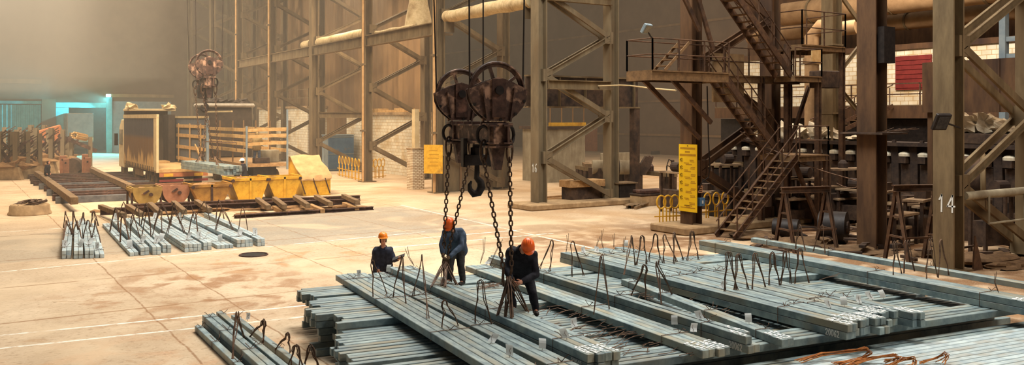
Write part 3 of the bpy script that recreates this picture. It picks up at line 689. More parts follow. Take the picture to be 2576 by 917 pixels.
for i, (u, v, z, lb) in enumerate([(902, 684, Z1, 'on the far end of the bundle nearest the ragged pile'), (976, 672, Z2, 'wrapped at the far corner before the woman'), (1234, 850, Z1, 'curled on the second bundle below the first man'), (1281, 884, Z1, 'square, facing the lens near the lower frame edge'), (1364, 866, Z1, 'rounded, dangling left of the painted dabs'), (1448, 812, Z2, 'pale blue, beside the stooping man'), (1426, 840, Z2, 'curled, below the stooping man foot'), (1697, 806, Z1, 'large, on the bundle between the two men'), (1745, 824, Z1, 'narrow, at the side of the bundle between the men'), (1764, 792, Z2, 'tilted, on the narrow numbered bundle'), (1884, 800, Z1, 'on the low pair beside the narrow bundle'), (1471, 624, Z2, 'first of two at the far left end of the raft'), (1500, 622, Z2, 'second of two at the far left end of the raft'), (1575, 607, Z2, 'at the far end of the raft behind the loops'), (1815, 713, Z2, 'left of the nearer raft loops'), (2090, 762, Z2, 'first of five across the raft near end'), (2124, 756, Z2, 'second of five across the raft near end'), (2163, 750, Z2, 'third of five across the raft near end'), (2195, 741, Z2, 'fourth of five across the raft near end'), (2224, 738, Z2, 'fifth of five across the raft near end'), (1222, 652, Z1, 'behind the gap between the two men'), (622, 792, .13, 'beside the lower left floor bundles')]):
    papertag(u, v, z, 'white paper tag ' + lb, i)
for k in range(13):
    B = BUN['F%d' % k]; c = B['A'] + B['t'] * R(.6, 1.3) + B['n'] * (B['w'] * R(.2, .8)); c.z = B['zt']
    q = papertag(300, 600, 0, f"paper tag near the front of {B['desc']}", k, 1.5); q.location = c
    if k in (1, 5, 8, 10, 12):
        c = B['A'] + B['t'] * (B['L'] - R(.4, .9)) + B['n'] * (B['w'] * R(.2, .8)); c.z = B['zt']
        q = papertag(300, 600, 0, f"paper tag at the far end of {B['desc']}", k + 1, 1.5); q.location = c
# loose wire scraps lying between the bundles
mb = MB()
def scraps(u0, u1, v0, v1, z, n, Lm=.5):
    for _ in range(n):
        p = at(R(u0, u1), R(v0, v1), z); a = R(-.9, .9) + pa; l = R(.15, Lm); d = Vector((math.cos(a), math.sin(a), 0))
        mb.tube([p + Vector((0, 0, .008)), p + d * l * .5 + Vector((0, 0, R(.01, .06))), p + d * l + Vector((0, 0, R(.005, .09)))], .006, 4)
scraps(1200, 1275, 695, 730, PZ, 34); scraps(1300, 1600, 770, 850, PZ - b_ + b_, 60); scraps(1450, 1760, 830, 900, PZ, 60); scraps(1560, 1680, 690, 760, PZ, 24); scraps(1700, 1760, 640, 680, PZ, 14); scraps(1000, 1100, 700, 760, Z1, 6)
scraps(1600, 1850, 715, 800, PZ, 30)
tag(mb.build('wire_scraps', m_wire), 'thin rusty wire offcuts strewn over the crosswise billets', 'scrap wire', kind='stuff')

for i, (a, c, z, lb) in enumerate((((1218, 598), (1208, 662), Z1, 'between the two stooping men'), ((1262, 604), (1232, 668), Z1, 'leaning beside the stooping man back'), ((1022, 622), (1042, 668), Z2, 'right of the woman with tablet'), ((1428, 588), (1424, 634), Z2, 'first at the raft far left corner'), ((1507, 596), (1498, 632), Z2, 'second at the raft far left corner'), ((1516, 577), (1518, 626), Z2, 'tallest at the raft far end'), ((1543, 588), (1544, 622), Z2, 'short, at the raft far end'), ((1572, 596), (1570, 634), Z2, 'beside the first raft loop'), ((2110, 690), (2060, 704), Z2, 'lying across the back bundle'), ((2505, 685), (2512, 735), Z2, 'on the back bundle near the frame edge'))):
    q = at(*c, z); d = q.x * SN + q.y * CS; t_ = atd(a[0], d); t_.z = zof(a[1], d); m = q.lerp(t_, .5) + Vector((R(-.05, .05), R(-.05, .05), 0)); mb = MB()
    for s_ in (-1, 1): mb.tube([q, q.lerp(m, .5) + Vector((.012 * s_, 0, 0)), m + Vector((.012 * s_, 0, 0)), t_ + Vector((.03 * s_, 0, .02 * s_))], .006, 4)
    tag(mb.build('wire_stub', m_wire), 'thin upright wire, ' + lb, 'wire', 'loose wire ends on the bundles')
# ---------------------------------------------------------------- crane blocks
def chain_mb(mb, p, q, ll=.2, r=.017, wd=.13, off=0):
    p, q = Vector(p), Vector(q); m, L = mb.fr(p, q, (.3, 1, .1)); pitch = ll - 2.7 * r; n = max(2, int(round(L / pitch))); pitch = L / n; h = ll / 2; w = wd / 2 - r
    for i in range(n):
        c = p + (q - p) * ((i + .5) / n); a = m if (i + off) % 2 else m @ Matrix.Rotation(math.pi / 2, 3, 'Y')
        pts = []
        for k in range(12):
            t = 2 * math.pi * k / 12; x = w * math.cos(t); y = (h - r - w) * (1 if math.sin(t) >= 0 else -1) + w * math.sin(t)
            if abs(math.sin(t)) < 1e-6: y = (h - r - w) * 0
            pts.append(c + a @ Vector((x, y, 0)))
        mb.tube(pts, r, 5, close=True)
    return mb
def crane_block(loc, rz, sc, label, ropes):
    r = empty('hanging_crane_block', loc, label, 'crane hoist', 'crane hoists', local=True)
    for a, fr_ in ((1.3, 'far'), (-1.3, 'near')):
        w_ = MB(); zc = .78
        w_.ring((0, a, zc), .47, .045, n=36, k=8); w_.ring((0, a, zc), .50, .03, n=36, k=6)
        for s in (-.05, .05): w_.ring((0, a + s, zc), .5, .022, n=36, k=5)
        w_.cyl((0, a - .1, zc), (0, a + .1, zc), .1, 16)
        for k in range(5):
            t = math.pi / 2 + .3 + k * 2 * math.pi / 5; w_.bar((0, a, zc), (.46 * math.cos(t), a, zc + .46 * math.sin(t)), .05, .07, up=(0, 1, 0))
        w_.build('pulley_wheel', m_hoist, r, smooth=True)
        for s in (-.12, .12):
            pl = [(-.54, .93)]; pl = [(-.54, zc + .02), (-.25, zc + .16), (0, zc + .24), (.25, zc + .16), (.54, zc + .02)]
            pl += [(.54 * math.cos(t), zc - .02 - .52 * math.sin(t)) for t in (.25, .55, .85)] + [(.2, .24), (-.2, .24)] + [(-.54 * math.cos(t), zc - .02 - .52 * math.sin(t)) for t in (.85, .55, .25)]
            hp = MB().prism(pl, .03, (0, a + s, 0)).build('housing_plate', m_hoist, r)
            d = a + s + (-.03 if s < 0 else .03)
            MB().bb(-.13, .13, d - .015, d + .015, .3, zc + .2).build('wear_strip', m_rust, hp)
            rb = MB()
            for x in (-.3, .3): rb.bar((x * .7, d, .22), (x, d, zc + .05), .03, .05, up=(0, 1, 0))
            rb.build('stiffener', m_hoist, hp)
            nb = MB().cyl((0, d - .06, zc), (0, d + .06, zc), .08, 12); nb.build('axle_nut', m_black, hp)
            for k in range(5):
                t = .3 + k * .6; x_, z_ = .5 * math.cos(t), zc - .05 - .47 * math.sin(t); MB().cyl((x_, a + s - .03, z_), (x_, a + s + .03, z_), .03, 6).build('bolt', m_black, hp)
    b = MB(); b.ibeam((-.13, -1.6, 0), (-.13, 1.6, 0), .16, .34, .03); b.ibeam((.13, -1.6, 0), (.13, 1.6, 0), .16, .34, .03)
    cb = b.build('cross_beam', m_hoist, r)
    for a in (-1.1, -.5, .1, .7, 1.2): MB().bb(-.24, .24, a - .04, a + .04, .17, .22).build('spacer_plate', m_rust, cb)
    for a in (-1.3, 1.3):
        e = MB(); e.bb(-.19, .19, a - .2, a + .2, -.20, .16); e.bb(-.23, .23, a - .23, a + .23, .16, .20); e.bb(-.23, .23, a - .23, a + .23, -.24, -.20)
        hd = e.build('end_box', m_hoist, r)
        for x in (0,):
            MB().prism([(x - .13, -.24), (x + .13, -.24), (x + .065, -.64), (x - .065, -.64)], .2, (0, a, 0)).build('wedge_guide', m_hoist, hd)
        for x in (-.245, .245):
            k = MB().ring((x, a, -.02), .12, .032, m=Matrix.Rotation(.6 * (1 if x > 0 else -1), 3, 'Z'), n=16, k=7, sz=1.35); k.build('shackle', m_black, hd, smooth=True)
            MB().ring((x, a, -.3), .075, .022, n=16, k=6, sz=2.7, m=Matrix.Rotation(.5, 3, 'Z')).build('master_link', m_chain, hd, smooth=True)
    h = MB(); h.bb(-.27, .27, -.16, .16, -.62, -.42); h.bb(-.3, -.22, -.1, .1, -.65, -.1); h.bb(.22, .3, -.1, .1, -.65, -.1); h.cyl((0, 0, -.44), (0, 0, -.28), .13, 6); h.cyl((0, 0, -.3), (0, 0, -.22), .09, 12)
    hb = h.build('hook_block', m_black, r)
    pts = [(0, -.6), (0, -.78), (-.01, -.86), (.07, -.95), (.09, -1.05), (.03, -1.16), (-.07, -1.18), (-.14, -1.1), (-.15, -1.0), (-.11, -.93)]
    MB().tube([(x, 0, z) for x, z in pts], [.05, .055, .06, .075, .085, .08, .07, .055, .04, .02], 10).build('hook', m_black, hb, smooth=True)
    for x, a, dx in ropes: MB().tube([(x, a, .8), (x + dx * .3, a, 6), (x + dx, a, 20 / sc)], .016, 6).build('wire_rope', m_cable, r)
    r.rotation_euler = (0, 0, rz); r.scale = (sc,) * 3
    return r
HC = atd(1200, 16.95); HC.z = 4.1; HR = -.26
hoist = crane_block(HC, HR, 1.0, 'big rusty two-wheel crane block with hook, hanging above the front billets', ((-.5, 1.3, -.5), (.5, 1.3, .0), (-.5, -1.3, -.1), (.5, -1.3, .25)))
H2 = atd(516, 52); H2.z = zof(208, 52)
h2 = copy_tree(hoist, H2, -.12, 'small distant two-wheel crane block with hook, hanging above the trucks', 'crane hoists', 1.42)
def hl(H, rz, sc, x, a, z):
    c, s = math.cos(rz), math.sin(rz); return Vector(H) + Vector((c * x - s * a, s * x + c * a, z)) * sc
def hanging_chain(p, q, label, ll, r, wd, hook=True):
    o = chain_mb(MB(), p, q, ll, r, wd).build('hanging_chain', m_chain, smooth=True); tag(o, label, 'chain', 'lifting chains')
    if hook:
        c = Vector(q); k = ll / .14; m = Matrix.Rotation(R(0, 2), 3, 'Z')
        pts = [(0, .0), (0, -.08), (.04, -.17), (.055, -.25), (.02, -.33), (-.05, -.33), (-.08, -.26), (-.06, -.2)]
        MB().tube([c + m @ Vector((x * k, 0, z * k)) for x, z in pts], [.022 * k, .026 * k, .028 * k, .03 * k, .03 * k, .026 * k, .02 * k, .01 * k], 8).build('hook', m_chain, o, smooth=True)
    return o
ch_ends = [(-.245, 1.3, (1116, 640), 18.15, 'front chain at far left, ending at the first helmeted man'), (.245, 1.3, (1127, 636), 18.1, 'front chain second from left, passing before the first helmeted man'),
           (-.245, -1.3, (1266, 672), 15.35, 'front chain third from left, ending before the stooping man'), (.245, -1.3, (1287, 668), 15.35, 'front chain at far right, ending before the stooping man')]
for x, a, px, d, lb in ch_ends:
    q = atd(px[0], d); q.z = zof(px[1], d); hanging_chain(hl(HC, HR, 1, x, a, -.42), q, 'dark ' + lb, .128, .0150, .092)
for i, (x, a, px, d) in enumerate(((-.245, 1.3, (503, 372), 52.2), (.245, 1.3, (512, 372), 51.8), (-.245, -1.3, (535, 378), 50.2), (.245, -1.3, (547, 378), 50.2))):
    q = atd(px[0], d); q.z = zof(px[1], d); hanging_chain(hl(H2, -.12, 1.42, x, a, -.42), q, f'distant lifting chain, {nth(i)} from left, above the load on the truck', .21, .022, .14)
# rod slings gathered on the hooks
def sling(top, d, feet, z, label, n=3, mt_=None):
    mb = MB(); T = atd(top[0], d); T.z = zof(top[1], d)
    for f in feet:
        q = at(f[0], f[1], z)
        for s in range(n):
            o = Vector((R(-.03, .03), R(-.03, .03), R(-.03, .03))); bow = Vector((R(-.04, .04), R(-.04, .04), R(.0, .04)))
            mb.tube([T + o * 1.2, T.lerp(q, .3) + o + bow, T.lerp(q, .7) + o + bow * .5, q + o * Vector((1, 1, 0)).length * .6], .0115, 5)
    return tag(mb.build('rod_sling', m_wire, smooth=True), label, 'wire loop', 'rod slings on the crane hooks')
sling((1120, 655), 18.1, ((1085, 722), (1150, 716)), Z2, 'bunched rod sling gathered on the hook before the first man', 4)
sling((1122, 662), 18.0, ((1112, 718), (1121, 722)), Z2, 'dark upright rod sling under the first man hands', 5)
sling((1277, 695), 15.2, ((1250, 792), (1327, 783)), Z2, 'bunched rod sling gathered on the hook before the stooping man', 4)
sling((1280, 700), 15.1, ((1270, 795), (1288, 800)), Z2, 'upright rod sling between the stooping man arms', 5)

# ---------------------------------------------------------------- people
def finish(mb, name, mt_, parent, vox, fold=0.0, fr_=9.0, smooth_it=2):
    o = mb.build(name, mt_, parent, smooth=True)
    rm = o.modifiers.new('r', 'REMESH'); rm.mode = 'VOXEL'; rm.voxel_size = vox
    sm = o.modifiers.new('s', 'SMOOTH'); sm.iterations = smooth_it; sm.factor = .5
    par = o.parent; o.parent = None; tmp = bpy.data.scenes.new('workbench'); tmp.collection.objects.link(o); COL.objects.unlink(o)
    with bpy.context.temp_override(scene=tmp, view_layer=tmp.view_layers[0]):
        dg = bpy.context.evaluated_depsgraph_get(); me = bpy.data.meshes.new_from_object(o.evaluated_get(dg))
    COL.objects.link(o); bpy.data.scenes.remove(tmp); o.parent = par
    o.modifiers.clear(); old = o.data; o.data = me; bpy.data.meshes.remove(old)
    if fold:
        for v in me.vertices:
            k = noise.noise(v.co * fr_) + .6 * noise.noise(Vector((v.co.x * fr_ * 2, v.co.y * fr_ * 2, v.co.z * fr_ * .8)) + Vector((5, 2, 1)))
            v.co += v.normal * (k * fold)
    for p in me.polygons: p.use_smooth = True
    if not me.materials: me.materials.append(mt_)
    return o
def cap(mb, p, q, r1, r2, n=12):
    p, q = Vector(p), Vector(q); d = (q - p)
    if d.length < 1e-5: return
    d.normalize(); ks = [0, .3, .6, .85, 1]
    pts = [p - d * r1 * math.cos(t) for t in (0.05, .5, 1.0)] + [p, q] + [q + d * r2 * math.cos(t) for t in (1.0, .5, .05)]
    rs = [r1 * math.sin(t) for t in (.05, .5, 1.0)] + [r1, r2] + [r2 * math.sin(t) for t in (1.0, .5, .05)]
    mb.tube(pts, rs, n)
def ell(mb, c, d, m=None):
    M_ = m or Matrix.Identity(3); n = 14; rows = 9; base = len(mb.v); c = Vector(c)
    for i in range(rows + 1):
        th = math.pi * i / rows
        for j in range(n):
            a = 2 * math.pi * j / n; s = max(math.sin(th), .02)
            mb.v.append(c + M_ @ Vector((s * math.cos(a) * d[0], s * math.sin(a) * d[1], math.cos(th) * d[2])))
    for i in range(rows):
        for j in range(n):
            j2 = (j + 1) % n; mb.f.append([base + i * n + j, base + (i + 1) * n + j, base + (i + 1) * n + j2, base + i * n + j2])
    mb.f.append([base + j for j in range(n)]); mb.f.append([base + rows * n + j for j in range(n - 1, -1, -1)])
def person(label, J, root, fwd, head_up, head_fwd, k=1.0, vox=.009, jacket=None, trouser=None, boots=None, helmet=None, hair=None, glove=None, curl=.5, coat_len=.12, group=None, palm=None):
    """J: joints in world space. One continuous body mesh; clothing and helmet are its children."""
    bm_ = MB(); fwd = Vector(fwd).normalized(); hu = Vector(head_up).normalized(); hf = Vector(head_fwd); hf = (hf - hu * hf.dot(hu)).normalized(); hr = hf.cross(hu).normalized()
    HM = Matrix((hr, hf, hu)).transposed(); hc = J['head']
    ell(bm_, hc, (.075 * k, .092 * k, .112 * k), HM); ell(bm_, hc + HM @ Vector((0, .03, -.065)) * k, (.055 * k, .058 * k, .055 * k), HM)
    ell(bm_, hc + HM @ Vector((0, .095, -.015)) * k, (.013 * k, .022 * k, .024 * k), HM); ell(bm_, hc + HM @ Vector((0, .086, -.058)) * k, (.024 * k, .012 * k, .010 * k), HM)
    ell(bm_, hc + HM @ Vector((0, .082, -.095)) * k, (.02 * k, .016 * k, .016 * k), HM); ell(bm_, hc + HM @ Vector((0, .082, .022)) * k, (.05 * k, .014 * k, .012 * k), HM)
    for s in (-1, 1): ell(bm_, hc + HM @ Vector((.076 * s, -.005, -.012)) * k, (.012 * k, .022 * k, .033 * k), HM)
    cap(bm_, J['neck'], hc + HM @ Vector((0, -.01, -.05)) * k, .058 * k, .052 * k)
    pel, che = J['pelvis'], J['chest']
    shv = (J['shR'] - J['shL']); side = shv.normalized()
    def torso(mb, e):
        for f in (-.5, 0, .5):
            cap(mb, pel + side * f * .20 * k, che + side * f * .26 * k, .105 * k + e, .115 * k + e)
        cap(mb, J['shL'], J['shR'], .062 * k + e * .7, .062 * k + e * .7); cap(mb, che, J['neck'].lerp(che, .3 if e else 0), .10 * k + e, (.062 if e else .055) * k)
        cap(mb, che + side * .11 * k, J['shR'], .1 * k + e, .055 * k + e); cap(mb, che - side * .11 * k, J['shL'], .1 * k + e, .055 * k + e)
    torso(bm_, 0)
    hands = []
    for s in ('L', 'R'):
        cap(bm_, J['sh' + s], J['el' + s], .056 * k, .045 * k); cap(bm_, J['el' + s], J['ha' + s], .044 * k, .03 * k)
        cap(bm_, J['hi' + s], J['kn' + s], .085 * k, .058 * k); cap(bm_, J['kn' + s], J['an' + s], .056 * k, .04 * k)
        cap(bm_, J['an' + s], J['an' + s] + fwd * .16 * k + Vector((0, 0, -.04 * k)), .04 * k, .03 * k)
        d = (J['ha' + s] - J['el' + s]).normalized(); pn = Vector(palm[s]) if palm else Vector((0, 0, -1)); pn = (pn - d * pn.dot(d)); pn = pn.normalized() if pn.length > .05 else d.cross(side).normalized()
        ac = d.cross(pn).normalized() * (1 if s == 'R' else -1); w0 = J['ha' + s]
        hb = bm_ if not glove else MB()
        cap(hb, w0, w0 + d * .05 * k, .03 * k, .036 * k)
        for f in (-.028, -.010, .010, .028): cap(hb, w0 + d * .02 * k + ac * f * .6 * k, w0 + d * .085 * k + ac * f * k, .017 * k, .014 * k, 8)
        for f, ln in ((-.03, .062), (-.010, .078), (.011, .072), (.031, .056)):
            b0 = w0 + d * .085 * k + ac * f * k; c1 = (d * math.cos(curl) + pn * math.sin(curl)); c2 = (d * math.cos(curl * 2.4) + pn * math.sin(curl * 2.4))
            b1 = b0 + c1 * ln * .55 * k; cap(hb, b0, b1, .0105 * k, .0095 * k, 8); cap(hb, b1, b1 + c2 * ln * .5 * k, .0095 * k, .008 * k, 8)
        t0_ = w0 + d * .03 * k - ac * .03 * k; t1 = t0_ + (d * .6 - ac * .7 + pn * .3).normalized() * .042 * k; cap(hb, t0_, t1, .014 * k, .011 * k, 8); cap(hb, t1, t1 + (d * .8 - ac * .1 + pn * .5).normalized() * .03 * k, .011 * k, .009 * k, 8)
        hands.append((s, hb, d))
    body = finish(bm_, 'person', m_skin, None, vox); OFF[body.name] = Vector(body.location)
    tag(body, label, 'person', group)
    # jacket
    jk = MB(); torso(jk, .024 * k)
    dn = (pel - che).normalized()
    for f in (-.55, 0, .55): cap(jk, pel + side * f * .2 * k - dn * .05, pel + dn * coat_len * k + side * f * .22 * k, .135 * k, .128 * k)
    for s in ('L', 'R'):
        cap(jk, J['sh' + s], J['el' + s], .070 * k, .068 * k); cap(jk, J['el' + s], J['ha' + s] - (J['ha' + s] - J['el' + s]).normalized() * .02, .068 * k, .052 * k)
    jo = finish(jk, 'jacket', jacket or m_navy, body, vox * 1.8, .009 * k); jo['label'] = 'work jacket'
    cl = MB(); cd_ = (J['neck'] - che).normalized()
    cM = Vector((0, 0, 1)).rotation_difference(cd_).to_matrix()
    
    ca = [math.atan2(fwd.dot(cM @ Vector((0, 1, 0))), fwd.dot(cM @ Vector((1, 0, 0)))) + .5 + i * (2 * math.pi - 1.0) / 12 for i in range(13)]
    q0_ = J['neck'].lerp(che, .22); cv = []
    for i, a in enumerate(ca):
        u_ = abs(i - 6) / 6; dv_ = cM @ Vector((math.cos(a), math.sin(a), 0))
        for rr_, zz in ((.085, -.05 - .05 * u_), (.088, .035 - .035 * u_), (.115, -.005 - .05 * u_), (.105, -.02 - .06 * u_)): cv.append(q0_ + dv_ * rr_ * k + cd_ * zz * k)
    cl.add(cv, [(4 * i + j, 4 * i + (j + 1) % 4, 4 * i + 4 + (j + 1) % 4, 4 * i + 4 + j) for i in range(12) for j in range(4)] + [(0, 1, 2, 3), (48, 51, 50, 49)])
    cl.build('collar', jacket or m_navy, body, smooth=True)
    tr_ = MB(); cap(tr_, J['hiL'], J['hiR'], .115 * k, .115 * k)
    for s in ('L', 'R'):
        cap(tr_, J['hi' + s], J['kn' + s], .108 * k, .082 * k); cap(tr_, J['kn' + s], J['an' + s] + Vector((0, 0, .03 * k)), .080 * k, .068 * k)
    finish(tr_, 'trousers', trouser or m_trouser, body, vox * 1.8, .009 * k)
    for s in ('L', 'R'):
        bt = MB(); a = J['an' + s]; gz = a.z - .085 * k
        cap(bt, a + Vector((0, 0, .06 * k)), a, .06 * k, .06 * k); cap(bt, Vector((a.x, a.y, gz + .05 * k)) - fwd * .03 * k, Vector((a.x, a.y, gz + .045 * k)) + fwd * .17 * k, .052 * k, .046 * k)
        finish(bt, 'boot', boots or m_black, body, vox * 1.8)
    if glove:
        for s, hb, d in hands:
            cap(hb, J['ha' + s] - d * .05 * k, J['ha' + s], .042 * k, .04 * k); finish(hb, 'glove', glove, body, max(.0065, vox * .75), smooth_it=1)
    if vox < .012:
        ey_ = MB()
        for s in (-1, 1): ell(ey_, hc + HM @ Vector((.031 * s, .083, .0)) * k, (.013 * k, .009 * k, .007 * k), HM)
        ey_.build('eyes', m_hair, body, smooth=True)
        mo = MB(); ell(mo, hc + HM @ Vector((0, .096, -.058)) * k, (.022 * k, .006 * k, .006 * k), HM); mo.build('mouth', m_redplate, body, smooth=True)
    if hair:
        h_ = MB(); ell(h_, hc + HM @ Vector((0, -.022, .012)) * k, (.086 * k, .092 * k, .12 * k), HM); ell(h_, hc + HM @ Vector((0, -.04, -.07)) * k, (.075 * k, .06 * k, .075 * k), HM)
        for s in (-1, 1): ell(h_, hc + HM @ Vector((.07 * s, .015, -.03)) * k, (.018 * k, .035 * k, .075 * k), HM)
        h_.build('hair', hair, body, smooth=True)
    if helmet:
        hm = MB(); o = hc + HM @ Vector((0, -.005, .035)) * k
        S = Matrix.Diagonal((1.0, 1.2, 1.0)); hm.lathe([(.118 * k, -.012 * k), (.112 * k, .0), (.110 * k, .03 * k), (.10 * k, .065 * k), (.08 * k, .095 * k), (.05 * k, .114 * k), (.02 * k, .12 * k), (0, .121 * k)], o, 24, HM @ S)
        ho = hm.build('helmet', helmet, body, smooth=True)
        br = MB(); pts = []
        n = 12
        for i in range(n + 1):
            t = math.pi * (.12 + .76 * i / n); pts.append((.112 * math.cos(t), .135 * math.sin(t))); 
        vs_ = []
        for z in (-.012, -.002):
            for (x, y) in pts: vs_.append(o + HM @ Vector((x, y, z)) * k)
            for (x, y) in pts: vs_.append(o + HM @ Vector((x * 1.04, y + .055 * math.sin(math.pi * (.12 + .76 * pts.index((x, y)) / n)), z - .012)) * k)
        m_ = n + 1; fs = []
        for i in range(n): fs += [(i, i + 1, m_ + i + 1, m_ + i), (2 * m_ + i, 3 * m_ + i, 3 * m_ + i + 1, 2 * m_ + i + 1), (m_ + i, m_ + i + 1, 3 * m_ + i + 1, 3 * m_ + i)]
        br.add(vs_, fs); br.build('visor', helmet, ho, smooth=True)
        rg = MB()
        for x in (-.028, 0, .028): rg.tube([o + HM @ Vector((x, .1 * 1.1 * math.cos(t), .012 + .110 * math.sin(t))) * k for t in [math.pi * (.18 + .64 * i / 10) for i in range(11)]], .008 * k, 6)
        rg.build('ridge', helmet, ho, smooth=True)
    return body
def PJ(d0, **kw):
    out = {}
    for n_, (u, v, dd) in kw.items():
        p = atd(u, d0 + dd); p.z = zof(v, d0 + dd); out[n_] = p
    return out
FW = Vector((-SN, -CS, 0)); RT = Vector((CS, -SN, 0)); UP = Vector((0, 0, 1))   # towards the camera, to its right, up
J2 = PJ(18.6, head=(1130, 565, -.36), neck=(1137, 577, -.25), chest=(1142, 592, -.16), pelvis=(1147, 622, .08), shL=(1121, 583, -.24), shR=(1159, 581, -.16), elL=(1112, 613, -.38), elR=(1161, 618, -.28), haL=(1114, 638, -.52), haR=(1131, 645, -.50),
        hiL=(1137, 626, .05), hiR=(1157, 626, .08), knL=(1132, 668, -.12), knR=(1160, 668, -.02), anL=(1131, 703, .0), anR=(1164, 706, .06))
person('person in grey-blue jacket and orange helmet bending over the left chain hooks', J2, None, FW * .9 - RT * .3, UP * .75 + FW * .65 - RT * .1, FW * .8 - UP * .6 - RT * .25, 1.0, .009, m_denim, m_trouser, m_black, m_orange, None, m_glove, .8, palm={'L': RT, 'R': -RT})
J3 = PJ(15.9, head=(1328, 620, -.46), neck=(1318, 622, -.36), chest=(1309, 640, -.22), pelvis=(1311, 688, .12), shL=(1288, 632, -.24), shR=(1342, 640, -.24), elL=(1274, 676, -.38), elR=(1348, 690, -.34), haL=(1287, 706, -.58), haR=(1312, 708, -.58),
        hiL=(1297, 694, .08), hiR=(1326, 692, .12), knL=(1284, 730, -.16), knR=(1340, 736, -.04), anL=(1291, 772, -.05), anR=(1347, 778, .06))
person('person in black jacket and bright orange helmet stooping over the right chain hooks', J3, None, FW * .95 + RT * .1, UP * .7 + FW * .75 + RT * .1, FW * .7 - UP * .75 + RT * .15, 1.03, .009, m_blackcl, m_blackcl, m_black, m_orange, None, m_skin, .8, palm={'L': RT, 'R': -RT})
J4 = PJ(21.2, head=(963.5, 599, -.06), neck=(964, 615, .0), chest=(963, 634, .0), pelvis=(963, 670, .02), shL=(947, 627, .0), shR=(981, 627, .0), elL=(940, 657, .04), elR=(991, 653, -.02), haL=(950, 678, -.20), haR=(1001, 651, -.30),
        hiL=(955, 673, .02), hiR=(972, 673, .02), knL=(955, 711, .0), knR=(972, 711, .0), anL=(954, 743, .03), anR=(973, 743, .03))
wm = person('person in dark navy jacket and orange helmet holding a tablet beyond the bundles', J4, None, FW, UP - RT * .03, FW * .95 + RT * .3 - UP * .05, 1.0, .009, m_navy, m_trouser, m_black, m_orange2, m_hair, None, .55, palm={'L': RT, 'R': UP * .6 - FW * .4})
tb = J4['haR'] + RT * .02 + UP * .045; e1 = (RT * .93 + UP * .36).normalized(); e2 = (-FW * .98 + UP * .16 - RT * .05).normalized(); e2 = (e2 - e1 * e2.dot(e1)).normalized(); e3 = e1.cross(e2)
tm = MB(); tm.box(tb + e1 * -.01, (.32, .23, .016), m=Matrix((e1, e2, e3)).transposed()); to = tm.build('clipboard_tablet', m_black, bevel=.004); tag(to, 'black tablet held in the hand of the person beyond the bundles', 'tablet')
OFF[to.name] = Vector(to.location)
sc_ = MB(); sc_.box(tb + e1 * -.01 + e3 * .009, (.29, .2, .003), m=Matrix((e1, e2, e3)).transposed()); sc_.build('screen', m_trouser, to)
# distant people
def standing(u, vfoot, d, h, label, face, jacket, trouser, helmet=None, hair=None, lean=0.0, arms='down', vox=.02, twist=0.0):
    p = atd(u, d); p.z = zof(vfoot, d); k = h / 1.75; f = (FW if face == 'to' else -FW if face == 'away' else RT * (1 if face == 'right' else -1)); f = (f + RT * twist).normalized(); s = f.cross(UP)
    def q(x, y, z): return p + s * x * k + f * (y + lean * max(0, z - .9)) * k + UP * z * k
    J = dict(head=q(0, .03, 1.62), neck=q(0, 0, 1.48), chest=q(0, 0, 1.3), pelvis=q(0, 0, .95), shL=q(-.18, 0, 1.42), shR=q(.18, 0, 1.42), hiL=q(-.1, 0, .92), hiR=q(.1, 0, .92), knL=q(-.13, .05, .5), knR=q(.13, .03, .5), anL=q(-.16, -.02, .085), anR=q(.16, .0, .085))
    if arms == 'down': J.update(elL=q(-.26, -.03, 1.13), elR=q(.26, -.03, 1.13), haL=q(-.27, .08, .9), haR=q(.25, .12, .9))
    else: J.update(elL=q(-.28, .12, 1.16), elR=q(.26, .14, 1.16), haL=q(-.2, .42, 1.12), haR=q(.12, .44, 1.1))
    return person(label, J, None, f, UP + f * lean * .4, f - UP * .2, k, vox, jacket, trouser, m_black, helmet, hair, None, .5, palm={'L': s, 'R': -s})
standing(166, 386, 105, 1.75, 'hazy person in pale clothes beside the truck in the far doorway', 'right', m_bluegrey, m_trouser, None, m_hair, 0, 'down', .03)
standing(118, 468, 55.5, 1.62, 'person in dark clothes standing among the steel beams at left', 'right', m_blackcl, m_blackcl, None, m_hair, .1, 'down')
